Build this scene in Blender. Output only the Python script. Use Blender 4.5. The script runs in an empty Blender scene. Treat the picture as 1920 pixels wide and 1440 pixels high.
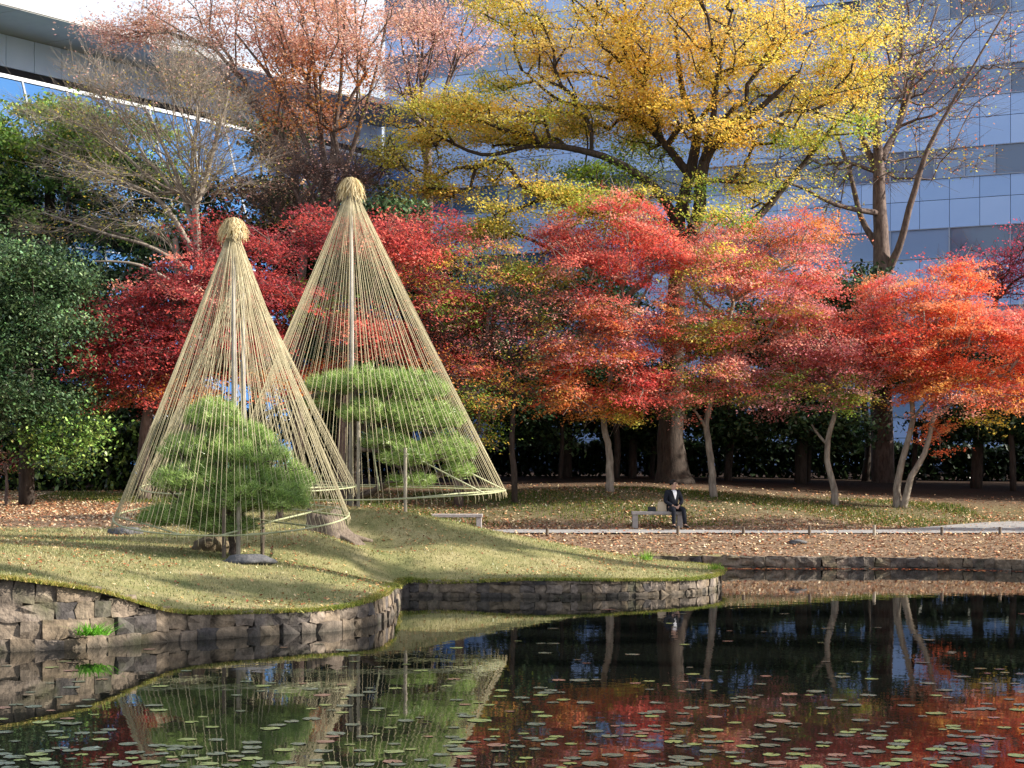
import bpy, bmesh, math, random
import numpy as np
from mathutils import Vector, Matrix
from mathutils.geometry import delaunay_2d_cdt

scene = bpy.context.scene
C = scene.collection
R = math.radians

# ------------------------------------------------------------------ camera
F, HOR, H = 3600.0, 860.0, 2.8          # focal length in photo pixels, horizon row, eye height over the water
cam_d = bpy.data.cameras.new('camera')
cam = bpy.data.objects.new('camera', cam_d)
C.objects.link(cam)
cam.location = (0, 0, H)
cam.rotation_euler = (R(90), 0, 0)
cam_d.sensor_width = 36.0
cam_d.lens = 36.0 * F / 1920
cam_d.shift_y = -(720 - HOR) / 1920.0
cam_d.clip_end = 2000
scene.camera = cam

# ------------------------------------------------------------------ light
SUN_AZ = R(94)      # clockwise from +Y (view direction)
SUN_EL = R(27)
scene.view_settings.view_transform = 'Standard'
scene.view_settings.look = 'None'
scene.view_settings.gamma = 1.0
scene.view_settings.exposure = 1.2
w = bpy.data.worlds.new('World')
scene.world = w
w.use_nodes = True
nt = w.node_tree
nt.nodes.clear()
out = nt.nodes.new('ShaderNodeOutputWorld')
bg = nt.nodes.new('ShaderNodeBackground')
bg.inputs['Strength'].default_value = 0.062
sky = nt.nodes.new('ShaderNodeTexSky')
sky.sky_type = 'NISHITA'
sky.sun_disc = False
sky.sun_elevation = SUN_EL
sky.sun_rotation = SUN_AZ
sky.air_density = 1.0
sky.dust_density = 1.6
sky.ozone_density = 1.5
tcw = nt.nodes.new('ShaderNodeTexCoord')
cmap = nt.nodes.new('ShaderNodeMapping')
cmap.inputs['Scale'].default_value = (1.0, 1.0, 2.6)
cn = nt.nodes.new('ShaderNodeTexNoise')
cn.inputs['Scale'].default_value = 2.2
cn.inputs['Detail'].default_value = 7
cn.inputs['Roughness'].default_value = 0.6
cr = nt.nodes.new('ShaderNodeValToRGB')
cr.color_ramp.elements[0].position = 0.30
cr.color_ramp.elements[1].position = 0.52
cmix = nt.nodes.new('ShaderNodeMixRGB')
cmix.inputs['Color2'].default_value = (8.2, 8.6, 9.6, 1)
nt.links.new(tcw.outputs['Generated'], cmap.inputs['Vector'])
nt.links.new(cmap.outputs[0], cn.inputs['Vector'])
nt.links.new(cn.outputs['Fac'], cr.inputs[0])
cf = nt.nodes.new('ShaderNodeMath'); cf.operation = 'MULTIPLY'; cf.inputs[1].default_value = 0.85
nt.links.new(cr.outputs[0], cf.inputs[0])
nt.links.new(cf.outputs[0], cmix.inputs[0])
nt.links.new(sky.outputs[0], cmix.inputs['Color1'])
nt.links.new(cmix.outputs[0], bg.inputs['Color'])
nt.links.new(bg.outputs[0], out.inputs[0])

sl = bpy.data.lights.new('sun', 'SUN')
sl.energy = 5.0
sl.angle = R(0.53)
sl.color = (1.0, 0.92, 0.80)
so = bpy.data.objects.new('sun', sl)
C.objects.link(so)
sdir = Vector((math.sin(SUN_AZ) * math.cos(SUN_EL), math.cos(SUN_AZ) * math.cos(SUN_EL), math.sin(SUN_EL)))
so.rotation_euler = sdir.to_track_quat('Z', 'Y').to_euler()
so.location = (60, -20, 60)

# ------------------------------------------------------------------ helpers
def at(x, y, Y):
    """photo pixel + real distance -> point in the place"""
    return np.array(((x - 960) / F * Y, Y, H - (y - HOR) / F * Y))

_K = np.array([(0, 0), (20, 16), (29.8, 27.8), (31.3, 30), (33, 32.5), (34.7, 35), (36, 37.5), (38, 41), (40, 44), (41, 45.6), (43, 49.7), (44.55, 51.1),
               (46.6, 52.9), (47, 53.3), (47.5, 55), (50.5, 58), (55, 63), (60, 69), (64, 74), (100, 112), (900, 1000)], dtype=float)
def D(Y):
    """planning distance -> metres from the camera"""
    return float(np.interp(Y, _K[:, 0], _K[:, 1]))

def lin(h):
    v = [int(h[i:i + 2], 16) / 255.0 for i in (0, 2, 4)]
    return np.array([c / 12.92 if c <= .04045 else ((c + .055) / 1.055) ** 2.4 for c in v])

def tag(o, label=None, cat=None, group=None, kind=None):
    if label: o['label'] = label
    if cat: o['category'] = cat
    if group: o['group'] = group
    if kind: o['kind'] = kind
    return o

def empty(name, loc, rz=0.0):
    o = bpy.data.objects.new(name, None)
    C.objects.link(o)
    o.location = loc
    o.rotation_euler = (0, 0, rz)
    o.empty_display_size = .2
    return o

def np_mesh(name, V, Fc, mat=None, parent=None, col=None, smooth=False, loc=None, mats=None, midx=None):
    """V (n,3) world coords; Fc list of int arrays (m,k). With loc the mesh is stored relative to loc."""
    V = np.asarray(V, dtype=np.float32)
    if loc is not None:
        V = V - np.asarray(loc, dtype=np.float32)
    me = bpy.data.meshes.new(name)
    me.vertices.add(len(V))
    me.vertices.foreach_set('co', V.ravel())
    Fc = [np.asarray(f, dtype=np.int32) for f in Fc if len(f)]
    loops = np.concatenate([f.ravel() for f in Fc])
    tot = np.concatenate([np.full(len(f), f.shape[1], dtype=np.int32) for f in Fc])
    start = np.concatenate(([0], np.cumsum(tot)[:-1])).astype(np.int32)
    me.loops.add(len(loops))
    me.loops.foreach_set('vertex_index', loops)
    me.polygons.add(len(tot))
    me.polygons.foreach_set('loop_start', start)
    if smooth:
        me.polygons.foreach_set('use_smooth', np.ones(len(tot), dtype=bool))
    me.update(calc_edges=True)
    if col is not None:
        a = me.color_attributes.new('col', 'FLOAT_COLOR', 'POINT')
        cc = np.ones((len(V), 4), dtype=np.float32)
        cc[:, :3] = col
        a.data.foreach_set('color', cc.ravel())
    if mats:
        for m in mats: me.materials.append(m)
        if midx is not None:
            me.polygons.foreach_set('material_index', np.asarray(midx, dtype=np.int32))
    elif mat: me.materials.append(mat)
    o = bpy.data.objects.new(name, me)
    C.objects.link(o)
    if parent is not None: o.parent = parent
    if loc is not None and parent is None: o.location = loc
    return o

class Q:
    """collects boxes, tubes and free quads into one mesh"""
    def __init__(s): s.v = []; s.f = []; s.n = 0; s.mi = []; s.cur = 0
    def add(s, V, Fc):
        V = np.asarray(V, dtype=float)
        s.v.append(V)
        for f in Fc:
            s.f.append(tuple(int(i) + s.n for i in f)); s.mi.append(s.cur)
        s.n += len(V)
    def box(s, x0, x1, y0, y1, z0, z1, M=None):
        V = np.array([(x, y, z) for x in (x0, x1) for y in (y0, y1) for z in (z0, z1)], dtype=float)
        if M is not None: V = np.array([tuple(M @ Vector(p)) for p in V])
        s.add(V, [(0, 1, 3, 2), (4, 6, 7, 5), (0, 4, 5, 1), (2, 3, 7, 6), (0, 2, 6, 4), (1, 5, 7, 3)])
    def tube(s, P, r, k=8, cap=True):
        P = np.asarray(P, dtype=float)
        r = np.full(len(P), r, dtype=float) if np.isscalar(r) else np.asarray(r, dtype=float)
        V = []
        up = None
        for i in range(len(P)):
            t = P[min(i + 1, len(P) - 1)] - P[max(i - 1, 0)]
            t /= np.linalg.norm(t) + 1e-9
            if up is None:
                a = np.array((1., 0, 0)) if abs(t[0]) < .8 else np.array((0, 1., 0))
            else: a = up
            u = a - t * a.dot(t); u /= np.linalg.norm(u) + 1e-9
            up = u
            b = np.cross(t, u)
            for j in range(k):
                th = 2 * math.pi * j / k
                V.append(P[i] + r[i] * (u * math.cos(th) + b * math.sin(th)))
        Fc = []
        for i in range(len(P) - 1):
            for j in range(k):
                Fc.append((i * k + j, i * k + (j + 1) % k, (i + 1) * k + (j + 1) % k, (i + 1) * k + j))
        if cap:
            Fc.append(tuple(range(k - 1, -1, -1)))
            Fc.append(tuple((len(P) - 1) * k + j for j in range(k)))
        s.add(V, Fc)
    def build(s, name, mat, parent=None, smooth=False, loc=None, mats=None):
        V = np.concatenate(s.v)
        if loc is not None: V = V - np.asarray(loc)
        me = bpy.data.meshes.new(name)
        me.from_pydata(V.tolist(), [], s.f)
        if mats:
            for m in mats: me.materials.append(m)
            me.polygons.foreach_set('material_index', s.mi)
        else: me.materials.append(mat)
        if smooth:
            me.polygons.foreach_set('use_smooth', [True] * len(me.polygons))
        me.update()
        o = bpy.data.objects.new(name, me)
        C.objects.link(o)
        if parent is not None: o.parent = parent
        elif loc is not None: o.location = loc
        return o

# ------------------------------------------------------------------ materials
def mat_base(name, rough=.8, spec=.3):
    m = bpy.data.materials.new(name)
    m.use_nodes = True
    b = m.node_tree.nodes['Principled BSDF']
    b.inputs['Roughness'].default_value = rough
    b.inputs['Specular IOR Level'].default_value = spec
    return m, m.node_tree, b

def noisy(name, c1, c2, scale=4, rough=.85, bump=.3, detail=6, stretch=(1, 1, 1), c3=None, spec=.25, dist=.03):
    m, t, b = mat_base(name, rough, spec)
    tc = t.nodes.new('ShaderNodeTexCoord')
    mp = t.nodes.new('ShaderNodeMapping'); mp.inputs['Scale'].default_value = stretch
    n = t.nodes.new('ShaderNodeTexNoise')
    n.inputs['Scale'].default_value = scale; n.inputs['Detail'].default_value = detail
    n.inputs['Roughness'].default_value = .65
    r = t.nodes.new('ShaderNodeValToRGB')
    r.color_ramp.elements[0].position = .33; r.color_ramp.elements[1].position = .68
    r.color_ramp.elements[0].color = (*c1, 1); r.color_ramp.elements[1].color = (*c2, 1)
    if c3 is not None:
        e = r.color_ramp.elements.new(.5); e.color = (*c3, 1)
    t.links.new(tc.outputs['Object'], mp.inputs[0]); t.links.new(mp.outputs[0], n.inputs['Vector'])
    t.links.new(n.outputs['Fac'], r.inputs[0]); t.links.new(r.outputs[0], b.inputs['Base Color'])
    if bump:
        bp = t.nodes.new('ShaderNodeBump'); bp.inputs['Strength'].default_value = bump; bp.inputs['Distance'].default_value = dist
        n2 = t.nodes.new('ShaderNodeTexNoise'); n2.inputs['Scale'].default_value = scale * 4; n2.inputs['Detail'].default_value = 5
        t.links.new(mp.outputs[0], n2.inputs['Vector'])
        t.links.new(n2.outputs['Fac'], bp.inputs['Height']); t.links.new(bp.outputs[0], b.inputs['Normal'])
    return m

def leaf_mat(name, trans=.38, gloss=.06):
    m = bpy.data.materials.new(name); m.use_nodes = True
    t = m.node_tree; t.nodes.clear()
    o = t.nodes.new('ShaderNodeOutputMaterial')
    a = t.nodes.new('ShaderNodeAttribute'); a.attribute_name = 'col'
    d = t.nodes.new('ShaderNodeBsdfDiffuse'); tr = t.nodes.new('ShaderNodeBsdfTranslucent')
    g = t.nodes.new('ShaderNodeBsdfGlossy'); g.inputs['Roughness'].default_value = .35
    m1 = t.nodes.new('ShaderNodeMixShader'); m1.inputs[0].default_value = trans
    m2 = t.nodes.new('ShaderNodeMixShader'); m2.inputs[0].default_value = gloss
    t.links.new(a.outputs['Color'], d.inputs['Color']); t.links.new(a.outputs['Color'], tr.inputs['Color'])
    t.links.new(d.outputs[0], m1.inputs[1]); t.links.new(tr.outputs[0], m1.inputs[2])
    t.links.new(m1.outputs[0], m2.inputs[1]); t.links.new(g.outputs[0], m2.inputs[2])
    t.links.new(m2.outputs[0], o.inputs[0])
    return m

LEAF = leaf_mat('autumn_leaf', .5, .04)
EVER = leaf_mat('evergreen_leaf', .2, .045)
NEEDLE = leaf_mat('pine_needle', .22, .05)
LITTER = leaf_mat('fallen_leaf', .1, .06)
BLADE = leaf_mat('grass_blade', .3, .02)
BARK_DARK = noisy('dark_bark', (.025, .019, .016), (.075, .058, .048), 6, .95, .6, stretch=(2, 2, .5))
BARK_PALE = noisy('pale_bark', (.13, .105, .085), (.38, .33, .27), 4, .9, .5, stretch=(2, 2, .6))
BARK_GREY = noisy('grey_bark', (.12, .10, .095), (.30, .265, .25), 5, .9, .4, stretch=(2, 2, .6))
BARK_BROWN = noisy('brown_bark', (.07, .05, .045), (.20, .15, .13), 5, .9, .4, stretch=(2, 2, .6))
BARK_PINE = noisy('pine_bark', (.05, .035, .028), (.20, .155, .13), 9, .95, .8)
STRAW = leaf_mat('straw', .25, .04)
ROPE = noisy('straw_rope', (.36, .31, .19), (.55, .49, .33), 9, .9, .3)
POLE = noisy('weathered_pole', (.26, .24, .22), (.46, .43, .40), 5, .85, .3, stretch=(3, 3, .6))
BAMBOO = noisy('green_bamboo', (.24, .27, .14), (.42, .43, .28), 3, .5, .1)
WOOD_POST = noisy('post_wood', (.06, .045, .035), (.20, .16, .125), 8, .9, .4, stretch=(3, 3, .5))
PALE_POST = noisy('pale_post_wood', (.22, .19, .15), (.42, .38, .31), 8, .9, .3, stretch=(3, 3, .5))
ROCK = noisy('dark_rock', (.05, .055, .065), (.17, .165, .165), 3.5, .9, .8, c3=(.09, .09, .095))
BROWNROCK = noisy('brown_rock', (.07, .05, .035), (.20, .16, .10), 3.5, .95, .8)
BENCH = noisy('bench_concrete', (.28, .25, .24), (.42, .38, .36), 7, .85, .2)
PATH = noisy('path_gravel', (.20, .195, .19), (.34, .335, .33), 12, .95, .3)

def stone_mat():
    m, t, b = mat_base('wall_stone', .9, .25)
    tc = t.nodes.new('ShaderNodeTexCoord'); oi = t.nodes.new('ShaderNodeObjectInfo')
    geo = t.nodes.new('ShaderNodeNewGeometry')
    n = t.nodes.new('ShaderNodeTexNoise'); n.inputs['Scale'].default_value = 5; n.inputs['Detail'].default_value = 8; n.inputs['Roughness'].default_value = .7
    r = t.nodes.new('ShaderNodeValToRGB')
    r.color_ramp.elements[0].position = .3; r.color_ramp.elements[0].color = (.055, .048, .042, 1)
    r.color_ramp.elements[1].position = .72; r.color_ramp.elements[1].color = (.33, .28, .23, 1)
    e = r.color_ramp.elements.new(.5); e.color = (.17, .145, .12, 1)
    t.links.new(geo.outputs['Position'], n.inputs['Vector']); t.links.new(n.outputs['Fac'], r.inputs[0])
    r2 = t.nodes.new('ShaderNodeValToRGB')
    for k, (p, c) in enumerate([(0, (.42, .45, .55)), (.3, (.85, .82, .80)), (.6, (1.05, .95, .8)), (1, (1.35, 1.3, 1.3))]):
        e = r2.color_ramp.elements[k] if k < 1 else r2.color_ramp.elements.new(p) if k < 3 else r2.color_ramp.elements[-1]
        e.position = p; e.color = (*c, 1)
    t.links.new(oi.outputs['Random'], r2.inputs[0])
    mx = t.nodes.new('ShaderNodeMixRGB'); mx.blend_type = 'MULTIPLY'; mx.inputs[0].default_value = 1
    t.links.new(r.outputs[0], mx.inputs[1]); t.links.new(r2.outputs[0], mx.inputs[2])
    # damp, algae-darkened band just over the water
    sx = t.nodes.new('ShaderNodeSeparateXYZ'); t.links.new(geo.outputs['Position'], sx.inputs[0])
    mr = t.nodes.new('ShaderNodeMapRange'); mr.inputs[1].default_value = .02; mr.inputs[2].default_value = .14; mr.inputs[3].default_value = .4; mr.inputs[4].default_value = 1
    t.links.new(sx.outputs[2], mr.inputs[0])
    mw = t.nodes.new('ShaderNodeMixRGB'); mw.inputs[1].default_value = (.035, .034, .028, 1)
    t.links.new(mr.outputs[0], mw.inputs[0]); t.links.new(mx.outputs[0], mw.inputs[2])
    # moss patches
    n3 = t.nodes.new('ShaderNodeTexNoise'); n3.inputs['Scale'].default_value = 1.3; n3.inputs['Detail'].default_value = 5
    t.links.new(geo.outputs['Position'], n3.inputs['Vector'])
    r3 = t.nodes.new('ShaderNodeValToRGB'); r3.color_ramp.elements[0].position = .55; r3.color_ramp.elements[1].position = .7
    t.links.new(n3.outputs['Fac'], r3.inputs[0])
    mm = t.nodes.new('ShaderNodeMixRGB'); mm.inputs[2].default_value = (.085, .095, .04, 1)
    mf = t.nodes.new('ShaderNodeMath'); mf.operation = 'MULTIPLY'; mf.inputs[1].default_value = .6
    t.links.new(r3.outputs[0], mf.inputs[0]); t.links.new(mf.outputs[0], mm.inputs[0]); t.links.new(mw.outputs[0], mm.inputs[1])
    t.links.new(mm.outputs[0], b.inputs['Base Color'])
    n2 = t.nodes.new('ShaderNodeTexNoise'); n2.inputs['Scale'].default_value = 16; n2.inputs['Detail'].default_value = 6
    t.links.new(geo.outputs['Position'], n2.inputs['Vector'])
    bp = t.nodes.new('ShaderNodeBump'); bp.inputs['Strength'].default_value = .8; bp.inputs['Distance'].default_value = .03
    t.links.new(n2.outputs['Fac'], bp.inputs['Height']); t.links.new(bp.outputs[0], b.inputs['Normal'])
    return m
STONE = stone_mat()

def ground_mat():
    m, t, b = mat_base('ground_turf_and_litter', .95, .1)
    geo = t.nodes.new('ShaderNodeNewGeometry')
    def noise(sc, d=6, ro=.6):
        n = t.nodes.new('ShaderNodeTexNoise'); n.inputs['Scale'].default_value = sc; n.inputs['Detail'].default_value = d; n.inputs['Roughness'].default_value = ro
        t.links.new(geo.outputs['Position'], n.inputs['Vector']); return n
    def ramp(n, stops):
        r = t.nodes.new('ShaderNodeValToRGB')
        for k, (p, c) in enumerate(stops):
            e = r.color_ramp.elements[0] if k == 0 else (r.color_ramp.elements[-1] if k == len(stops) - 1 else r.color_ramp.elements.new(p))
            e.position = p; e.color = (*c, 1)
        t.links.new(n.outputs['Fac'], r.inputs[0]); return r
    turf = ramp(noise(1.1, 8, .65), [(.3, (.13, .15, .065)), (.5, (.24, .225, .11)), (.7, (.36, .31, .18))])
    fine = ramp(noise(28, 4, .7), [(.3, (.55, .6, .5)), (.7, (1.35, 1.3, 1.2))])
    mt = t.nodes.new('ShaderNodeMixRGB'); mt.blend_type = 'MULTIPLY'; mt.inputs[0].default_value = .8
    t.links.new(turf.outputs[0], mt.inputs[1]); t.links.new(fine.outputs[0], mt.inputs[2])
    lit = ramp(noise(14, 6, .75), [(.32, (.07, .045, .03)), (.5, (.20, .135, .09)), (.68, (.42, .31, .21))])
    a = t.nodes.new('ShaderNodeAttribute'); a.attribute_name = 'col'
    sp = t.nodes.new('ShaderNodeSeparateColor'); t.links.new(a.outputs['Color'], sp.inputs[0])
    ne = noise(3.5, 5, .7)
    ad = t.nodes.new('ShaderNodeMath'); ad.operation = 'ADD'; t.links.new(sp.outputs[0], ad.inputs[0]); t.links.new(ne.outputs['Fac'], ad.inputs[1])
    mr = t.nodes.new('ShaderNodeMapRange'); mr.inputs[1].default_value = .85; mr.inputs[2].default_value = 1.15
    t.links.new(ad.outputs[0], mr.inputs[0])
    mx = t.nodes.new('ShaderNodeMixRGB'); t.links.new(mr.outputs[0], mx.inputs[0]); t.links.new(mt.outputs[0], mx.inputs[1]); t.links.new(lit.outputs[0], mx.inputs[2])
    # second channel: green grass
    mg = t.nodes.new('ShaderNodeMixRGB'); mg.inputs[2].default_value = (.08, .11, .035, 1)
    mgf = t.nodes.new('ShaderNodeMath'); mgf.operation = 'MULTIPLY'
    t.links.new(sp.outputs[1], mgf.inputs[0]); t.links.new(ne.outputs['Fac'], mgf.inputs[1])
    t.links.new(mgf.outputs[0], mg.inputs[0]); t.links.new(mx.outputs[0], mg.inputs[1])
    ms = t.nodes.new('ShaderNodeMixRGB'); ms.inputs[2].default_value = (.035, .022, .016, 1)  # third channel: dark humus tone, also paints in the shade under the trees
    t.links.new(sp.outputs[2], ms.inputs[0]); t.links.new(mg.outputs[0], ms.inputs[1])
    t.links.new(ms.outputs[0], b.inputs['Base Color'])
    bp = t.nodes.new('ShaderNodeBump'); bp.inputs['Strength'].default_value = .7; bp.inputs['Distance'].default_value = .04
    t.links.new(noise(22, 5, .7).outputs['Fac'], bp.inputs['Height']); t.links.new(bp.outputs[0], b.inputs['Normal'])
    return m
GROUND = ground_mat()

def water_mat():
    m, t, b = mat_base('pond_water', .012, .5)
    b.inputs['Base Color'].default_value = (.006, .007, .006, 1)
    b.inputs['IOR'].default_value = 1.333
    geo = t.nodes.new('ShaderNodeNewGeometry')
    mp = t.nodes.new('ShaderNodeMapping'); mp.inputs['Scale'].default_value = (1.0, .7, 1)
    n = t.nodes.new('ShaderNodeTexNoise'); n.inputs['Scale'].default_value = 3.2; n.inputs['Detail'].default_value = 3
    t.links.new(geo.outputs['Position'], mp.inputs[0]); t.links.new(mp.outputs[0], n.inputs['Vector'])
    bp = t.nodes.new('ShaderNodeBump'); bp.inputs['Strength'].default_value = .10; bp.inputs['Distance'].default_value = .012
    t.links.new(n.outputs['Fac'], bp.inputs['Height']); t.links.new(bp.outputs[0], b.inputs['Normal'])
    return m
WATER = water_mat()

def plain(name, c, rough=.6, spec=.4, metal=0.0):
    m, t, b = mat_base(name, rough, spec)
    b.inputs['Base Color'].default_value = (*c, 1); b.inputs['Metallic'].default_value = metal
    return m

# ------------------------------------------------------------------ terrain heights
OUT = [  # shoreline: photo column, row where the wall meets the water, row of the wall top
    (-330, 1228, 1070), (-150, 1226, 1076), (0, 1222, 1083), (100, 1218, 1094), (200, 1212, 1113), (300, 1204, 1140), (400, 1197, 1149), (520, 1190, 1146),
    (620, 1183, 1140), (690, 1173, 1125), (724, 1156, 1106), (738, 1137, 1098), (747, 1121, 1092), (800, 1118, 1088), (960, 1120, 1087), (1100, 1120, 1087),
    (1200, 1117, 1087), (1290, 1113, 1086), (1332, 1107, 1080), (1347, 1100, 1072)]
BACK = [(1338, 43.6, .34), (1250, 46.3, .3), (1100, 47.8, .3), (1010, 48.2, .3), (1015, 49.1, .3)]
FARW = [(1100, 1064, 1042), (1230, 1064, 1042), (1370, 1065, 1043), (1500, 1066, 1044), (1640, 1066, 1045), (1785, 1067, 1046), (1920, 1071, 1050), (2080, 1076, 1055)]
def _w(x, yw, yt):
    Y = F * H / (yw - HOR)
    return ((x - 960) / F * Y, Y, H - (yt - HOR) / F * Y)
OUTW = [(-12.0, 27.1, 1.2)] + [_w(*p) for p in OUT] + [((x - 960) / F * Y, Y, z) for x, Y, z in BACK] + [_w(*p) for p in FARW] + [(20.0, 43.0, .35), (20.5, 34.0, .4), (21.5, 18.0, .5), (23.0, 8.0, .6)]
ctrl = list(OUTW)
for x, y, Y in [(430, 1048, 35.5), (200, 1045, 34), (0, 1035, 33), (-300, 1030, 33), (0, 1003, 40), (200, 990, 43), (600, 1003, 40), (650, 968, 43), (550, 985, 42), (400, 990, 42),
                (760, 975, 43), (900, 995, 43.5), (1000, 1011, 44), (1100, 1030, 44), (1200, 1050, 43.5), (1290, 1064, 43), (430, 1015, 39),
                (800, 1040, 40.5), (600, 1075, 34.5), (500, 1110, 32.5), (250, 1090, 31.5), (950, 1050, 41), (700, 1030, 41.5),
                (0, 955, 50), (200, 958, 50), (100, 935, 56), (-300, 950, 51), (1140, 922, 58), (1000, 932, 58), (1265, 905, 63), (1335, 932, 58.5),
                (1565, 946, 58), (1685, 951, 58), (1850, 966, 57.5), (2000, 972, 57), (850, 940, 58), (700, 955, 50), (650, 940, 56), (1450, 958, 55), (1200, 962, 55)]:
    p = at(x, y, Y); ctrl.append(tuple(p))
for X in np.arange(-2.0, 20, 1.5):
    ctrl += [(X, 51.4, .80), (X, 53.0, .86)]
for X in (-60, -30, -10, 10, 30, 60):
    ctrl += [(X, 72, 2.1), (X, 90, 2.15), (X, 150, 2.1)]
ctrl = np.array(ctrl)
def _phi(d): return np.sqrt(d * d + 1.0)
A = _phi(np.linalg.norm(ctrl[:, None, :2] - ctrl[None, :, :2], axis=2))
n_ = len(ctrl)
M_ = np.zeros((n_ + 1, n_ + 1)); M_[:n_, :n_] = A + np.eye(n_) * .02; M_[n_, :n_] = 1; M_[:n_, n_] = 1
Wt = np.linalg.solve(M_, np.append(ctrl[:, 2], 0))
def height(P):
    P = np.atleast_2d(P)
    d = _phi(np.linalg.norm(P[:, None, :2] - ctrl[None, :, :2], axis=2))
    z = d @ Wt[:n_] + Wt[n_]
    far = np.clip((np.abs(P[:, 0]) - 60) / 40, 0, 1) + np.clip((P[:, 1] - 90) / 60, 0, 1)
    far = np.clip(far, 0, 1)
    return z * (1 - far) + 2.1 * far
def hz(x, y): return float(height(np.array([[x, y]]))[0])

def path_edges(X):
    """near and far edge of the path at world X"""
    wide = np.clip((X - 10.5) / 4, 0, 1) * 3.0
    return 51.45 + 0 * X, 52.75 + wide + .06 * np.sin(X * .6)
def in_path(P):
    a, b = path_edges(P[:, 0])
    return (P[:, 1] > a) & (P[:, 1] < b) & (P[:, 0] > -3)

# land polygon
poly = []
for i in range(len(OUTW) - 1):
    a, b = np.array(OUTW[i]), np.array(OUTW[i + 1])
    poly.append(a)
def catmull(P, n):
    P = np.asarray(P, dtype=float); out_ = []
    for i in range(len(P) - 1):
        p0, p1, p2, p3 = P[max(i - 1, 0)], P[i], P[i + 1], P[min(i + 2, len(P) - 1)]
        for k in range(n):
            t = k / n
            out_.append(.5 * ((2 * p1) + (p2 - p0) * t + (2 * p0 - 5 * p1 + 4 * p2 - p3) * t * t + (3 * p1 - p0 - 3 * p2 + p3) * t ** 3))
    out_.append(P[-1]); return np.array(out_)
OC = catmull(OUTW, 6)           # smooth shoreline (x, y, top height)
OC[:, 2] = height(OC[:, :2])
outer = [(24.0, 4.0), (400, 4.0), (400, 900), (-400, 900), (-400, 26.0), (-40, 26.0)]
rng = np.random.default_rng(3)
def inside(P, V):
    x, y = P[:, 0], P[:, 1]; r = np.zeros(len(P), bool); j = len(V) - 1
    for i in range(len(V)):
        c = ((V[i][1] > y) != (V[j][1] > y)) & (x < (V[j][0] - V[i][0]) * (y - V[i][1]) / (V[j][1] - V[i][1] + 1e-12) + V[i][0])
        r ^= c; j = i
    return r
LAND = np.array([tuple(p[:2]) for p in OC] + outer)
def grid(x0, x1, y0, y1, s):
    g = np.stack(np.meshgrid(np.arange(x0, x1, s), np.arange(y0, y1, s)), -1).reshape(-1, 2)
    return g + rng.uniform(-.25, .25, g.shape) * s
ga = grid(-15, 20, 26.5, 64, .45); gb = grid(-60, 60, 20, 110, 2.5); gc = grid(-390, 390, 30, 890, 30)
gb = gb[~((gb[:, 0] > -15) & (gb[:, 0] < 20) & (gb[:, 1] > 26.5) & (gb[:, 1] < 64))]
gc = gc[~((np.abs(gc[:, 0]) < 60) & (gc[:, 1] < 110))]
pts = np.concatenate([ga, gb, gc])
pts = pts[inside(pts, LAND)]
d = np.min(np.linalg.norm(pts[:, None, :] - OC[None, :, :2], axis=2), axis=1)
pts = pts[d > .12]
vin = [Vector((float(a), float(b))) for a, b in LAND] + [Vector((float(a), float(b))) for a, b in pts]
nL = len(LAND)
vo, eo, fo, _, _, _ = delaunay_2d_cdt(vin, [], [list(range(nL))[::-1] if False else list(range(nL))], 1, 1e-5)
VT = np.array([(v.x, v.y) for v in vo])
ZT = height(VT)
ZT = ZT - .06 * in_path(VT)
def litter_mask(P):
    x, y = P[:, 0], P[:, 1]
    m = np.clip((y - 49.0) / .6, 0, 1)
    m = np.maximum(m, np.clip((x - 5.2) / .4, 0, 1))
    # left part: litter from about 42 m on, near the frame's left
    xl = x / y
    m = np.maximum(m, np.clip((y - 42) / 1.5, 0, 1) * np.clip((-.155 - xl) / .025, 0, 1))
    return m
def green_mask(P):
    x, y = P[:, 0], P[:, 1]
    a = np.exp(-((x + 5.2) ** 2 / 4 + (y - 36.2) ** 2 / 3))
    b_ = np.clip((y - 54.0), 0, 1) * np.clip((62 - y) / 3, 0, 1) * .9
    return np.clip(a * 1.2 + b_, 0, 1)
colT = np.stack([litter_mask(VT) * .75, green_mask(VT), np.clip((VT[:, 1] - 59.5) / 4, 0, 1) * np.clip((VT[:, 0] + 60) / 30, 0, 1)], 1)  # blue: soil darkened towards the back in place of understory shade
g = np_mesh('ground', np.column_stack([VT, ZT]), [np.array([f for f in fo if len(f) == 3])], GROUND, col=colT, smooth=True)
tag(g, 'mown lawn and leaf-strewn ground around the pond', kind='structure')

# path
xs = np.arange(-2.8, 26, .4)
PV = []; PF = []
for i, X in enumerate(xs):
    a, b = path_edges(X)
    for k in range(7):
        y = a + (b - a) * k / 6
        PV.append((X, y, hz(X, y) + (.004 if k in (0, 6) else .012)))
for i in range(len(xs) - 1):
    for k in range(6):
        PF.append((i * 7 + k, (i + 1) * 7 + k, (i + 1) * 7 + k + 1, i * 7 + k + 1))
tag(np_mesh('path', PV, [PF], PATH, smooth=True), 'pale gravel path along the far bank of the pond', kind='structure')

# water
tag(np_mesh('water', [(-60, -2, 0), (30, -2, 0), (30, 66, 0), (-60, 66, 0)], [[(0, 1, 2, 3)]], WATER), 'still dark pond mirroring the trees', kind='structure')
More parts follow.
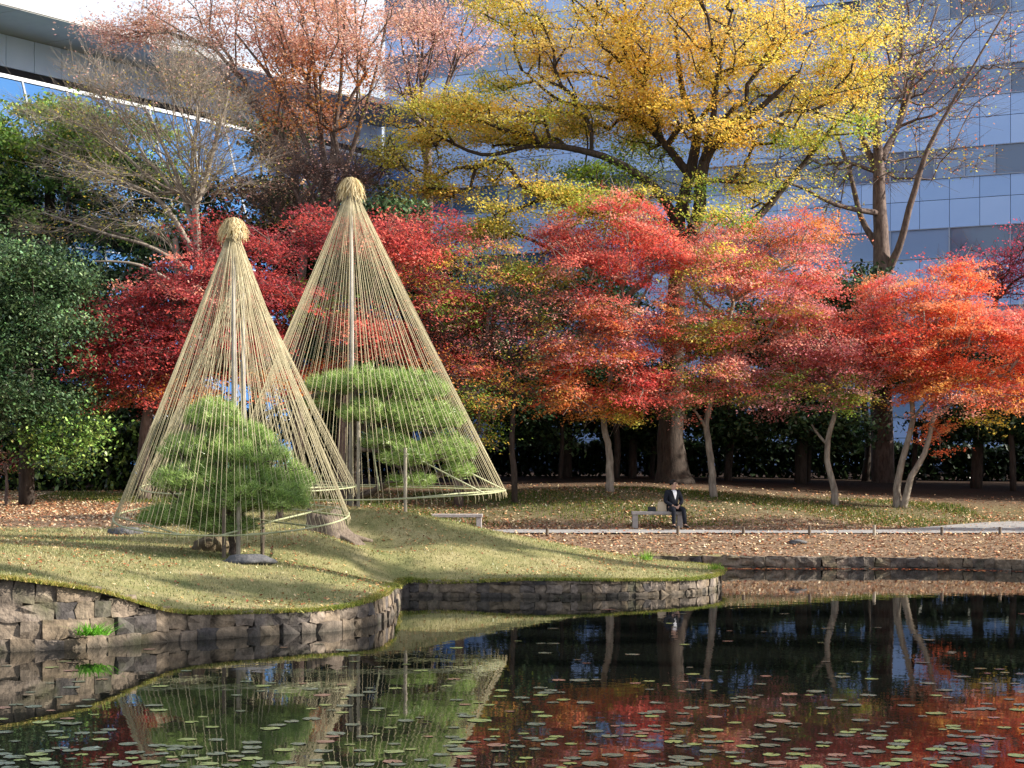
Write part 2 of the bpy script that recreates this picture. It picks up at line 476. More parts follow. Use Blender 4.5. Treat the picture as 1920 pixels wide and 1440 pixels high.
# near bank that carries the camera
nb = []
for i in range(25):
    X = -60 + i * 5
    for j, (yy, zz) in enumerate([(-60, 1.25), (-4, 1.2), (2, 1.15), (6, .9), (8, .5), (8.05, -.5)]):
        nb.append((X, yy + .4 * math.sin(i * 1.3) * (j > 1), zz))
nf = [(i * 6 + j, (i + 1) * 6 + j, (i + 1) * 6 + j + 1, i * 6 + j + 1) for i in range(24) for j in range(5)]
tag(np_mesh('near_bank', nb, [nf], GROUND, col=np.full((len(nb), 3), .2)), 'grassy near bank', kind='structure')

# ------------------------------------------------------------------ stone walls
def stone_mesh(seed):
    r = random.Random(seed)
    bm = bmesh.new()
    bmesh.ops.create_cube(bm, size=1)
    bmesh.ops.subdivide_edges(bm, edges=bm.edges[:], cuts=1, use_grid_fill=True)
    for v in bm.verts:
        n = sum(abs(c) > .4 for c in v.co)
        v.co *= (1.0, .97, .95, .93)[n] if n < 4 else 1
        if n == 1: v.co *= 1.05
        v.co += Vector([r.uniform(-.085, .085) for _ in range(3)])
    me = bpy.data.meshes.new('stone')
    bm.to_mesh(me); bm.free()
    me.materials.append(STONE)
    return me
STONES = [stone_mesh(i) for i in range(14)]

def arc(P):
    return np.concatenate(([0], np.cumsum(np.linalg.norm(np.diff(P[:, :2], axis=0), axis=1))))

def stone_wall(P, label, group, sw, shh, seed, depth=.28, top_over=.0, batter=.12, maxn=290):
    """P: (n,3) shoreline x,y,top; land is to the left of travel... stones stand outwards to the water"""
    r = random.Random(seed)
    S = arc(P); L = S[-1]
    root = empty('stone_wall', (P[0, 0], P[0, 1], 0)); tag(root, label, 'stone wall', group)
    base = Vector(root.location)
    def at_s(s):
        s = min(max(s, 0), L)
        return np.array([np.interp(s, S, P[:, k]) for k in range(3)])
    # backing
    q = []; n = len(P)
    for i in range(n):
        a = P[max(i - 1, 0)]; b = P[min(i + 1, n - 1)]
        t = np.array([b[0] - a[0], b[1] - a[1]]); t /= np.linalg.norm(t)
        nrm = np.array([t[1], -t[0]])   # outward (water side)
        for off, z in ((-.10, P[i, 2] - .03), (-.06, -.6)):
            q.append((P[i, 0] + nrm[0] * off, P[i, 1] + nrm[1] * off, z))
    qf = [(2 * i, 2 * i + 1, 2 * i + 3, 2 * i + 2) for i in range(n - 1)]
    np_mesh('backing', q, [qf], BACKING, root, loc=tuple(base))
    cnt = 0
    row_z = -.12; row = 0
    while True:
        h = shh * r.uniform(.85, 1.2)
        if row_z > P[:, 2].max(): break
        s = r.uniform(-.5, 0) * sw
        while s < L:
            wd = sw * r.uniform(.6, 1.45)
            c = at_s(s + wd / 2)
            top = c[2] - top_over
            z0, z1 = row_z, row_z + h
            if top - z1 < shh * .45: z1 = top + r.uniform(-.02, .015)
            if z1 - z0 > shh * .3 and z0 < top - .04 and cnt < maxn:
                a = at_s(s); b = at_s(s + wd)
                t = b[:2] - a[:2]; ln = np.linalg.norm(t) + 1e-6; t /= ln
                nrm = np.array([t[1], -t[0]])
                zc = (z0 + z1) / 2
                off = -.07 + r.uniform(-.02, .03) - batter * zc
                o = bpy.data.objects.new('stone', STONES[r.randrange(len(STONES))])
                C.objects.link(o); o.parent = root
                p = (a[:2] + b[:2]) / 2 + nrm * off
                o.location = (p[0] - base.x, p[1] - base.y, zc)
                fx = r.choice((-1, 1))
                o.rotation_euler = (r.uniform(-.09, .09), r.uniform(-.07, .07), math.atan2(t[1], t[0]) + r.uniform(-.07, .07))
                o.scale = (fx * (ln + .02), depth, (z1 - z0) * r.uniform(1.0, 1.09))
                cnt += 1
            s += wd
        row_z += h; row += 1
    return root
BACKING = plain('dark_joint_earth', (.05, .043, .035), 1, 0)
def seg(i0, i1):   # indices into OUTW
    return OC[i0 * 6:i1 * 6 + 1]
# OUTW index = OUT index + 1
stone_wall(seg(1, 13), 'stepped grey-brown stone retaining wall edging the near lawn by the water', 'stone retaining walls of the pond', .36, .26, 5, depth=.30)
stone_wall(seg(13, 23), 'low mossy stone wall round the tip of the lawn spit', 'stone retaining walls of the pond', .22, .18, 6, depth=.22, batter=.05)
stone_wall(seg(25, 33), 'long low stone kerb wall along the far leaf-covered bank', 'stone retaining walls of the pond', .36, .17, 7, depth=.24, batter=.02)

# ------------------------------------------------------------------ scatter on the ground
def leaf_quads(P, size, rng, tilt=.35, aspect=.75):
    """P (n,3) -> verts (4n,3); near-horizontal kites with random tilt"""
    n = len(P)
    th = rng.uniform(0, 2 * np.pi, n)
    u = np.stack([np.cos(th), np.sin(th), rng.normal(0, tilt, n)], 1)
    v = np.stack([-np.sin(th), np.cos(th), rng.normal(0, tilt, n)], 1)
    s = (size * rng.uniform(.6, 1.35, n))[:, None]
    V = np.stack([P - u * s * .5, P + v * s * .5 * aspect, P + u * s * .5, P - v * s * .5 * aspect], 1)
    return V.reshape(-1, 3)
def quadf(n): return np.arange(4 * n).reshape(-1, 4)

def scatter(name, label, n, region, size, cols, mat, seed, tilt=.35, wfun=None, zoff=.02, maxs=None):
    rg = np.random.default_rng(seed)
    x0, x1, y0, y1 = region
    P = np.column_stack([rg.uniform(x0, x1, n), rg.uniform(y0, y1, n)])
    ok = inside(P, LAND)
    if wfun is not None: ok &= rg.uniform(0, 1, n) < wfun(P)
    P = P[ok]
    z = height(P) + zoff * rg.uniform(.5, 1.5, len(P))
    P3 = np.column_stack([P, z])
    V = leaf_quads(P3, size, rg, tilt)
    pal = np.array([lin(c) for c in cols])
    c = pal[rg.integers(0, len(pal), len(P3))] * rg.uniform(.7, 1.25, (len(P3), 1))
    o = np_mesh(name, V, [quadf(len(P3))], mat, col=np.repeat(c, 4, axis=0))
    tag(o, label, name.replace('_', ' '), kind='stuff')
    return o
LC = ['c89c74', 'b07c5c', 'd8b890', '946448', 'e6d0b0', 'a66448', 'c2946a', '7c5844', 'd6c29a']
def bank_w(P):
    mound = np.clip((P[:, 1] - 53.5) / 1.5, 0, 1) * (.35 + .35 * np.sin(P[:, 0] * 1.1 + P[:, 1] * .8))
    return (1 - mound) * (~in_path(P)) * litter_mask(P) * np.clip(1.35 - np.abs(P[:, 1] - 51.5) / 9, .03, 1)
scatter('fallen_leaves', 'brown and tan fallen leaves thick on the far bank', 100000, (-16, 19, 41, 63), .072, LC, LITTER, 11, wfun=bank_w)
def lawn_w(P):
    s = np.sin(P[:, 0] * 1.3 + 2 * np.sin(P[:, 1] * .7)) * .5 + .5
    return (1 - litter_mask(P)) * (.1 + .9 * s ** 2)
scatter('lawn_leaves', 'scattered small fallen leaves dotting the lawn', 22000, (-12, 6, 27, 49), .055, ['b98a55', 'c9a06a', '9a5a38', 'd9bf90', '8e4a30'], LITTER, 12, wfun=lawn_w)
scatter('path_leaves', 'few stray leaves on the path', 1500, (-3, 19, 51, 56), .06, LC, LITTER, 13, wfun=lambda P: in_path(P) * 1.0)
# floating leaves along the far wall
rg = np.random.default_rng(14)
n = 1500
fx = rg.uniform(4.5, 14, n); fy = 49.4 - np.abs(rg.normal(0, .5, n)) - np.clip(fx - 10, 0, 3) * .4
P3 = np.column_stack([fx, fy, rg.uniform(.004, .012, n)])
pal = np.array([lin(c) for c in ['8a3a24', 'a85a34', 'c08a60', '6b2c20']])
c = pal[rg.integers(0, 4, n)]
tag(np_mesh('floating_leaves', leaf_quads(P3, .08, rg, .02), [quadf(n)], LITTER, col=np.repeat(c, 4, axis=0)), 'reddish leaves floating at the foot of the far stone kerb', 'floating leaves', kind='stuff')

# grass blades
def blades(name, label, P, hgt, wid, cols, seed, lean=.35):
    rg = np.random.default_rng(seed)
    n = len(P); th = rg.uniform(0, 2 * np.pi, n)
    u = np.stack([np.cos(th), np.sin(th), np.zeros(n)], 1) * (wid * rg.uniform(.6, 1.3, n))[:, None]
    h = (hgt * rg.uniform(.5, 1.3, n))
    tip = P + np.stack([rg.normal(0, lean, n) * h, rg.normal(0, lean, n) * h, h], 1)
    V = np.stack([P - u, P + u, tip], 1).reshape(-1, 3)
    pal = np.array([lin(c) for c in cols]); c = pal[rg.integers(0, len(pal), n)] * rg.uniform(.75, 1.2, (n, 1))
    f = np.sin(P[:, 0] * 1.9 + 2.1 * np.sin(P[:, 1] * .8)) + np.sin(P[:, 1] * 1.3 + 1.7 * np.sin(P[:, 0] * .6 + 1)) + .6 * np.sin(P[:, 0] * 5.3 + P[:, 1] * 3.7) + rg.normal(0, .35, n)
    f = np.clip(f * .35 + .45, 0, 1)[:, None]
    c = c * (np.array([.72, .86, .62]) * f + np.array([1.12, 1.05, 1.0]) * (1 - f))      # greener and strawier patches
    o = np_mesh(name, V, [np.arange(3 * n).reshape(-1, 3)], BLADE, col=np.repeat(c, 3, axis=0))
    tag(o, label, 'grass', kind='stuff'); return o
n = 125000
P = np.column_stack([rng.uniform(-12, 5.5, n), rng.uniform(27, 49, n)])
P = P[inside(P, LAND)]; P = P[rng.uniform(0, 1, len(P)) < (1 - litter_mask(P))]
blades('grass', 'short dry olive and straw coloured lawn grass', np.column_stack([P, height(P) - .005]), .045, .009, ['807e5a', '968f6a', 'aaa27c', '6a704c', 'b8ae8a'], 21)
# fringe hanging over the wall tops
k = rng.integers(6, 23 * 6, 26000); tt = rng.uniform(0, 1, 26000)[:, None]
Pf = OC[k, :2] * (1 - tt) + OC[k + 1, :2] * tt + rng.normal(0, .05, (26000, 2))
blades('edge_grass', 'ragged grass fringe along the wall tops', np.column_stack([Pf, height(Pf) - .02]), .06, .010, ['8a8f45', '9c9550', '6c7a35', 'b3a466'], 22, .8)
n = 55000
P = np.column_stack([rng.uniform(-14, 14, n), rng.uniform(53.5, 60, n)])
P = P[~in_path(P)]; P = P[rng.uniform(0, 1, len(P)) < np.clip(.5 + .5 * np.sin(P[:, 0] * .9 + P[:, 1]), .1, 1)]
blades('bank_grass', 'green grass growing through the leaves behind the path', np.column_stack([P, height(P)]), .08, .014, ['4e6428', '626e34', '40521f', '80803e'], 23)  # blade colours darkened to stand in for shade on the mound

# ------------------------------------------------------------------ trees
def grow(seeds, seedlen, seedpar, attr, bf, seglen, rg, droop=0.0):
    """minimum-spanning tree with balancing factor: returns nodes, parent, tips"""
    N = [tuple(p) for p in seeds]; par = list(seedpar); pl = list(seedlen)
    cap = len(N) + len(attr) * 12
    NA = np.zeros((cap, 3)); NA[:len(N)] = seeds
    cnt = len(N)
    best = np.full(len(attr), 1e9); bi = np.zeros(len(attr), int)
    for i in range(cnt):
        dd = np.linalg.norm(attr - NA[i], axis=1) + bf * pl[i]
        m = dd < best; best[m] = dd[m]; bi[m] = i
    alive = np.ones(len(attr), bool); tips = [-1] * len(attr)
    for it in range(len(attr)):
        j = int(np.argmin(np.where(alive, best, 1e9)))
        a = NA[bi[j]].copy(); b = attr[j]; D = float(np.linalg.norm(b - a)); k = max(1, int(D / seglen))
        prev = int(bi[j]); off = rg.normal(0, .06 * D, 3); off[2] = abs(off[2]) * .6 - droop * D * .1
        for s in range(1, k + 1):
            t = s / k
            p = a + (b - a) * t + off * math.sin(math.pi * t) + (rg.normal(0, .03, 3) if s < k else 0)
            if cnt >= cap: break
            NA[cnt] = p; par.append(prev); pl.append(pl[prev] + float(np.linalg.norm(p - NA[prev])))
            dd = np.linalg.norm(attr - p, axis=1) + bf * pl[cnt]
            m = alive & (dd < best); best[m] = dd[m]; bi[m] = cnt
            prev = cnt; cnt += 1
        alive[j] = False; tips[j] = prev
    return NA[:cnt], np.array(par), np.array(tips)

def frusta(P0, P1, r0, r1, k):
    n = len(P0)
    t = P1 - P0; t /= (np.linalg.norm(t, axis=1)[:, None] + 1e-9)
    a = np.where(np.abs(t[:, :1]) < .8, np.array([[1., 0, 0]]), np.array([[0, 1., 0]]))
    u = np.cross(t, a); u /= (np.linalg.norm(u, axis=1)[:, None] + 1e-9)
    b = np.cross(t, u)
    th = np.arange(k) * 2 * np.pi / k
    ring = u[:, None, :] * np.cos(th)[None, :, None] + b[:, None, :] * np.sin(th)[None, :, None]
    V = np.concatenate([P0[:, None, :] + ring * r0[:, None, None], P1[:, None, :] + ring * r1[:, None, None]], 1)
    base = (np.arange(n) * 2 * k)[:, None]
    j = np.arange(k)
    Fq = np.stack([base + j, base + (j + 1) % k, base + k + (j + 1) % k, base + k + j], -1).reshape(-1, 4)
    return V.reshape(-1, 3), Fq

def blob_points(blobs, Y0, rg, layer=0.0, org=None):
    out_ = []; idx = []
    for bi_, (x, y, rx, ry, dY, rd, n, ck) in enumerate(blobs):
        c = at(x, y, Y0 + dY); sc = (Y0 + dY) / F
        m_ = int(n * 2.8)
        q = rg.normal(0, 1, (m_, 3)); q /= np.linalg.norm(q, axis=1)[:, None]
        q *= (rg.uniform(0.12, 1.25, m_) ** .5)[:, None]
        ph = rg.uniform(0, 6.28, 6); W = q * np.array([rx * sc, rd, ry * sc])
        nz = (np.sin(2.1 * W[:, 0] + 1.3 * W[:, 2] + ph[0]) + np.sin(1.7 * W[:, 1] - 2.4 * W[:, 2] + ph[1]) + np.sin(3.9 * W[:, 2] + .9 * W[:, 0] + ph[2])
              + .7 * np.sin(4.3 * W[:, 0] + 3.1 * W[:, 1] + ph[3]))
        q = q[np.argsort(-nz + rg.normal(0, .35, m_))[:n]]
        q[:, 2] = np.where(q[:, 2] < 0, q[:, 2] * .85, q[:, 2])
        p = c + q * np.array([rx * sc, rd, ry * sc])
        if layer:
            cell = np.floor(p[:, 0] / 1.7) * .37 + np.floor(p[:, 1] / 1.7) * .61
            rise = .30 * np.linalg.norm(p[:, :2] - org[:2], axis=1) + .12 * np.sin(p[:, 0] * 1.1 + ph[4])
            p[:, 2] = (np.round((p[:, 2] - rise) / layer + cell) - cell) * layer + rise + rg.normal(0, .09, n)
        out_.append(p); idx += [ck] * n
    return np.concatenate(out_), idx

PAL = {
 'yellow': ['e8c04c', 'f2d068', 'dcb044', 'e6c66c', 'cfa846', 'dcc656'],
 'yelgreen': ['c4c048', 'd8c850', 'a8b044', 'd0c25c'],
 'olive': ['a8983a', 'c2a63e', '8f8a34'],
 'green': ['6f8f34', '87a23c', '5a7a2c', '9cae4a'],
 'ltgreen': ['9fb648', 'b4c050', '88a63e'],
 'red': ['b23c38', 'c84c44', '983034', 'c0483e'],
 'brred': ['e05a4c', 'ea6c58', 'cc4440', 'f08068'],
 'crimson': ['92303a', 'a83c42', '7c2830', 'b44a4a'],
 'orange': ['ea7038', 'f28844', 'dc5a30', 'f49a58'],
 'orred': ['e65c40', 'da4c3a', 'f07850', 'f49060'],
 'coral': ['de7460', 'e68c72', 'cc5c50', 'eca088'],
 'pink': ['cc7078', 'd88a88', 'bc6068', 'e09e96'],
 'magenta': ['b83a58', 'a82c4a', 'c8506a'],
 'goldorange': ['d88a2e', 'e29a3a', 'c87028', 'b8842e'],
 'brown': ['d09a7c', 'dcaa8a', 'bc8668', 'e4b89c'],
 'rust': ['d8a896', 'cc9a86', 'e2bcab', 'c08c7a'],
 'dkgreen': ['263a22', '304628', '1e301c', '3c5030'],
 'bluegreen': ['526a48', '627e54', '40563c', '789464'],
 'midgreen': ['6c8c40', '82a04c', '587a36', '9cb45c'],
}
def soften(c, g, k):
    l = c.mean(axis=1, keepdims=True)
    return np.clip((c * (1 - g) + l * g) * k, 0, .9)
WARM = ('red', 'brred', 'crimson', 'orange', 'orred', 'coral', 'pink', 'magenta', 'goldorange', 'brown', 'rust')
PAL = {k: soften(np.array([lin(c) for c in v]), .14 if k in WARM else .06, 1.2) for k, v in PAL.items()}
NTRI = [0]

def tree(name, label, cat, Y0, trunks, blobs, seed, bark, limbs=(), layer=0.0, spread=(.45, .45, .14), nleaf=90, size=.10, bf=.45,
         leafmat=None, seglen=.45, tipr=.009, twigs=4, twiglen=.45, mixcol=.12, group=None, droop=0, tilt=.6, pipe=.46, real=False):
    rg = np.random.default_rng(seed)
    if not real: Y0 = D(Y0)
    b0 = at(trunks[0][0][0], trunks[0][0][1], Y0 + trunks[0][0][2])
    gz = hz(b0[0], b0[1])
    root = empty(name, (b0[0], b0[1], gz)); tag(root, label, cat, group)
    base = np.array((b0[0], b0[1], gz))
    q = Q()
    seeds = []; sl_ = []; sp_ = []
    def path3(tr):
        P = np.array([at(x, y, Y0 + dY) for x, y, dY, r in tr]); rr = np.array([r for *_, r in tr])
        C4 = catmull(np.column_stack([P, rr]), 5)
        return C4[:, :3], C4[:, 3]
    def add_line(tr, ground=False, frac=.45):
        P, rr = path3(tr)
        if ground: P[0, 2] = hz(P[0, 0], P[0, 1]) - .15
        # wobble
        nz = np.cumsum(rg.normal(0, .012, (len(P), 3)), axis=0); nz[0] = 0
        P = P + nz * np.minimum(1, rr / .06)[:, None]
        q.tube(P, rr, 9 if rr.max() > .12 else 7)
        i0 = int(len(P) * frac); prev = -1
        base_len = float(np.linalg.norm(P[0] - base)) * .6
        dist = 0
        for i in range(i0, len(P)):
            if i > i0: dist += float(np.linalg.norm(P[i] - P[i - 1]))
            seeds.append(P[i]); sp_.append(prev); sl_.append(base_len + dist); prev = len(seeds) - 1
    for tr in trunks: add_line(tr, True, .6 if not limbs else .8)
    for lb in limbs: add_line(lb, False, .15)
    q.build('trunk', bark, root, smooth=True, loc=tuple(base))
    attr, ck = blob_points(blobs, Y0, rg, layer, base)
    ok = attr[:, 2] > 2.6
    attr = attr[ok]; ck = [c for c, o_ in zip(ck, ok) if o_]
    NA, par, tips = grow(np.array(seeds), sl_, sp_, attr, bf, seglen, rg, droop)
    # pipe radii
    cnt = np.zeros(len(NA)); np.add.at(cnt, tips, 1)
    for i in range(len(NA) - 1, len(seeds) - 1, -1):
        cnt[par[i]] += cnt[i]
    rad = tipr * np.maximum(cnt, 1) ** pipe
    i = np.arange(len(seeds), len(NA)); pa = par[i]
    r1 = rad[i]; r0 = np.where(pa >= len(seeds), np.minimum(rad[pa], rad[i] * 1.35), rad[i] * 1.15)
    big = r1 > .03
    Vs = []; Fs = []; off = 0
    for msk, kk in ((big, 6), (~big, 3)):
        if msk.sum() == 0: continue
        V, Fq = frusta(NA[pa][msk], NA[i][msk], r0[msk], r1[msk], kk)
        Vs.append(V); Fs.append(Fq + off); off += len(V)
    # twigs
    if twigs:
        T = np.repeat(attr, twigs, axis=0); dr = rg.normal(0, 1, T.shape) * np.array([1, 1, .45]); dr[:, 2] += .15
        out_d = np.repeat(attr - np.mean(seeds, axis=0), twigs, axis=0); out_d /= np.linalg.norm(out_d, axis=1)[:, None] + 1e-6
        dr = dr / (np.linalg.norm(dr, axis=1)[:, None] + 1e-6) + out_d * .6
        ln = twiglen * rg.uniform(.4, 1.2, len(T))[:, None]
        E = T + dr * ln
        V, Fq = frusta(T, E, np.full(len(T), tipr * .8), np.full(len(T), tipr * .35), 3)
        Vs.append(V); Fs.append(Fq + off); off += len(V)
    np_mesh('branches', np.concatenate(Vs), [np.concatenate(Fs)], bark, root, loc=tuple(base), smooth=True)
    NTRI[0] += 2 * len(np.concatenate(Fs))
    if nleaf:
        nper = np.maximum(0, (nleaf * rg.uniform(.45, 1.5, len(attr)))).astype(int)
        idx = np.repeat(np.arange(len(attr)), nper)
        n = len(idx)
        # some leaves follow the twigs
        sprd = np.array(spread)
        tw = rg.normal(0, 1, (len(attr), 3, 3)) * np.array([1, 1, .35]) * sprd[0] * 1.2    # three leafy sprays per clump
        which = rg.integers(0, 3, n)
        P = attr[idx] + tw[idx, which] * rg.uniform(0, 1, n)[:, None] + rg.normal(0, 1, (n, 3)) * sprd * .55
        oc = attr - np.mean(attr, axis=0); oc[:, 2] = 0; oc /= np.linalg.norm(oc, axis=1)[:, None] + .5
        if layer: P[:, 2] -= .38 * np.sum((P - attr[idx]) * oc[idx], axis=1)
        th = rg.uniform(0, 2 * np.pi, n)
        u = np.stack([np.cos(th), np.sin(th), rg.normal(0, tilt, n)], 1); u /= np.linalg.norm(u, axis=1)[:, None]
        v = np.stack([-np.sin(th), np.cos(th), rg.normal(0, tilt, n)], 1); v /= np.linalg.norm(v, axis=1)[:, None]
        s = (size * rg.uniform(.6, 1.4, n))[:, None] * .5
        V = np.stack([P - u * s, P + v * s * .7, P + u * s, P - v * s * .7], 1).reshape(-1, 3)
        cc = np.zeros((len(attr), 3)); keys = list(PAL)
        for a_ in range(len(attr)):
            kk = ck[a_]
            if isinstance(kk, tuple): kk = kk[rg.integers(0, len(kk))]
            pl_ = PAL[kk]; cc[a_] = pl_[rg.integers(0, len(pl_))]
        c = cc[idx] * (1 + rg.normal(0, mixcol, (n, 1))) * (1 + rg.normal(0, mixcol * .5, (n, 3)))
        o = np_mesh('crown', V, [quadf(n)], leafmat or LEAF, root, col=np.repeat(np.clip(c, .005, 1), 4, axis=0), loc=tuple(base))
        NTRI[0] += 2 * n
    return root

# the great yellow tree behind the bench
tree('yellow_tree', 'tall spreading tree with golden yellow crown and thick dark trunk behind the seated man', 'tree', 55,
     [[(1264, 908, 0, .72), (1262, 880, 0, .54), (1260, 800, 0, .42), (1264, 650, 0, .34), (1268, 560, 0, .30), (1278, 470, 0, .26)]],
     [(1300, 60, 200, 110, 0, 4.0, 300, 'yellow'), (1090, 110, 160, 80, 0, 3.5, 170, 'yellow'), (1500, 110, 160, 100, .5, 3.5, 150, ('yellow', 'yellow', 'yelgreen')),
      (1150, 215, 150, 45, 1, 3.0, 110, ('yellow', 'olive')), (880, 225, 155, 50, -1, 2.4, 140, ('yelgreen', 'yellow')),
      (785, 240, 60, 60, -1.5, 1.6, 60, ('yelgreen', 'yellow')), (840, 335, 80, 50, -1.5, 1.6, 60, ('olive', 'yelgreen', 'yellow')), (1130, 330, 80, 28, -1, 1.6, 42, ('green', 'ltgreen')),
      (1330, 262, 75, 28, -1.5, 1.6, 40, 'yellow'), (910, 175, 60, 30, 1, 1.6, 26, ('ltgreen', 'yelgreen')), (1540, 255, 100, 38, 0, 2.0, 44, ('yelgreen', 'ltgreen')), (1000, 20, 130, 60, 0, 3, 90, ('yellow', 'yelgreen')), (1640, 60, 70, 50, 0, 2, 26, ('yellow', 'yelgreen')),
      (1210, 290, 100, 55, 2.0, 2.2, 46, ('ltgreen', 'green', 'yelgreen')), (1250, -120, 350, 90, 0, 5, 220, 'yellow'), (1450, 225, 120, 60, .4, 2.6, 90, ('yellow', 'yelgreen')), (1250, 190, 130, 55, -.6, 2.6, 100, 'yellow'), (1030, 240, 120, 45, -.6, 2.4, 80, ('yellow', 'olive', 'yelgreen')), (1600, 170, 90, 60, .5, 2.2, 44, ('yelgreen', 'yellow')), (760, 290, 50, 40, -1.5, 1.4, 26, ('yelgreen', 'olive')), (960, 320, 70, 26, -1.6, 1.5, 24, ('olive', 'yelgreen')), (1430, 350, 100, 55, 1, 1.8, 52, ('yelgreen', 'yellow')), (1130, 410, 110, 45, -3.5, 1.6, 64, ('yelgreen', 'ltgreen', 'olive')), (1230, 350, 90, 40, -1.5, 1.6, 40, ('yelgreen', 'green')), (1350, 430, 80, 40, -2.5, 1.4, 34, ('yelgreen', 'ltgreen')), (1010, 380, 80, 40, -2.4, 1.5, 44, ('yelgreen', 'yellow')),
      (895, 425, 80, 34, -2.6, 1.4, 70, ('olive', 'yelgreen')), (1010, 510, 60, 40, -4.5, 1.0, 60, ('yelgreen', 'ltgreen')), (1040, 375, 60, 22, -2, 1.2, 14, ('olive', 'yelgreen'))],
     1, BARK_DARK,
     limbs=[[(1276, 480, 0, .25), (1272, 410, 0, .21), (1292, 320, .2, .19), (1302, 240, .3, .15), (1276, 160, .5, .10), (1262, 50, .8, .05)],
            [(1280, 475, 0, .26), (1312, 395, -.2, .22), (1322, 300, -.4, .19), (1365, 240, -.6, .14), (1430, 195, -1, .10), (1500, 130, -1.2, .05)],
            [(1274, 450, 0, .18), (1235, 405, -.5, .15), (1190, 372, -.9, .13), (1120, 352, -1.4, .10), (1040, 355, -2, .07), (930, 400, -2.2, .04)],
            [(1290, 325, .2, .15), (1240, 260, .5, .12), (1170, 208, .8, .10), (1060, 190, 1, .06), (980, 130, 1, .03)],
            [(1270, 420, 0, .18), (1225, 350, -.8, .15), (1130, 290, -1.2, .12), (1010, 268, -1.5, .09), (900, 285, -1.8, .06), (790, 235, -1.6, .03)],
            [(1285, 500, 0, .20), (1340, 470, .6, .17), (1425, 400, 1.0, .13), (1490, 320, 1.0, .10), (1560, 235, 1, .06), (1690, 120, 1, .03)],
            [(1320, 300, -.4, .13), (1335, 220, -1, .10), (1345, 120, -1.5, .07), (1370, 20, -2, .03)],
            [(1150, 360, -1.2, .08), (1060, 430, -2.2, .06), (1000, 500, -2.8, .03)]],
     spread=(.44, .44, .15), nleaf=86, size=.086, bf=.35, twigs=2, twiglen=.5, tipr=.010)

# bare tall tree on the right
tree('tall_bare_tree', 'tall grey-trunked tree with thin yellowing leaves in front of the blue facade', 'tree', 60,
     [[(1656, 850, 0, .42), (1655, 700, 0, .38), (1657, 540, 0, .34), (1655, 430, 0, .27), (1653, 330, 0, .21), (1650, 230, 0, .14)]],
     [(1560, 280, 110, 110, 0, 3, 110, ('yelgreen', 'ltgreen')), (1640, 130, 150, 110, 0, 4, 170, ('yelgreen', 'yellow', 'coral')), (1800, 110, 130, 130, 0, 3.5, 140, ('coral', 'yellow', 'yelgreen')),
      (1720, 280, 130, 70, 0, 3, 70, ('yelgreen', 'goldorange')), (1540, 420, 60, 40, -.5, 1.5, 16, 'yelgreen'), (1700, -60, 220, 80, 0, 4, 100, ('coral', 'yellow'))],
     2, BARK_BROWN,
     limbs=[[(1660, 520, 0, .17), (1690, 450, -.5, .13), (1715, 350, -.8, .11), (1740, 270, -1, .085), (1800, 160, -1.2, .05), (1890, 10, -1.4, .03)],
            [(1650, 470, 0, .13), (1615, 410, .6, .11), (1590, 320, .8, .08), (1560, 230, 1, .05)],
            [(1652, 400, 0, .12), (1570, 385, -1, .08), (1500, 350, -1.2, .05), (1440, 330, -1.5, .03)],
            [(1652, 340, 0, .14), (1620, 250, .4, .10), (1590, 130, .6, .06), (1560, 20, .8, .03)],
            [(1652, 300, 0, .14), (1690, 220, .8, .10), (1720, 120, 1, .06), (1760, 10, 1.2, .03)]],
     spread=(.5, .5, .25), nleaf=9, size=.095, bf=.45, twigs=8, twiglen=.8, tipr=.0085, seglen=.6)

# maples along the far bank
tree('maple_tree', 'red and orange maple on a slim pale trunk left of the seated man', 'maple tree', 50.5,
     [[(1143, 924, 0, .135), (1141, 880, 0, .12), (1138, 840, 0, .10), (1133, 790, 0, .09), (1140, 740, 0, .08), (1158, 670, .2, .07), (1172, 580, .4, .06), (1165, 500, .5, .045)]],
     [(1130, 430, 105, 55, .5, 1.8, 110, ('red', 'brred', 'coral')), (1040, 470, 60, 35, .6, 1.4, 34, ('red', 'coral')), (1200, 470, 90, 60, 0, 1.8, 90, ('brred', 'red', 'orred')), (1110, 520, 100, 50, 0, 2, 80, ('red', 'coral', 'brred')), (1180, 600, 110, 55, -.2, 2, 110, ('coral', 'coral', 'orred', 'goldorange')),
      (1120, 660, 110, 50, -.6, 1.9, 90, ('coral', 'orange', 'goldorange', 'pink')), (1090, 730, 95, 32, -.8, 1.5, 60, ('orange', 'goldorange', 'orred')), (1130, 760, 55, 30, -.6, 1.0, 34, ('goldorange', 'yelgreen')), (1225, 735, 85, 34, -.9, 1.4, 60, ('coral', 'brred')), (1030, 700, 60, 22, -.3, 1.2, 24, ('orred', 'orange'))],
     3, BARK_PALE,
     limbs=[[(1135, 775, 0, .06), (1100, 735, -.3, .045), (1050, 705, -.5, .025)], [(1140, 740, 0, .06), (1210, 710, -.4, .04), (1260, 700, -.7, .02)],
            [(1160, 660, .2, .05), (1125, 560, .3, .04), (1100, 470, .4, .02)], [(1172, 600, .3, .05), (1215, 540, .2, .035), (1235, 470, .1, .02)]],
     layer=.55, spread=(.36, .36, .07), nleaf=100, size=.074, twigs=3)
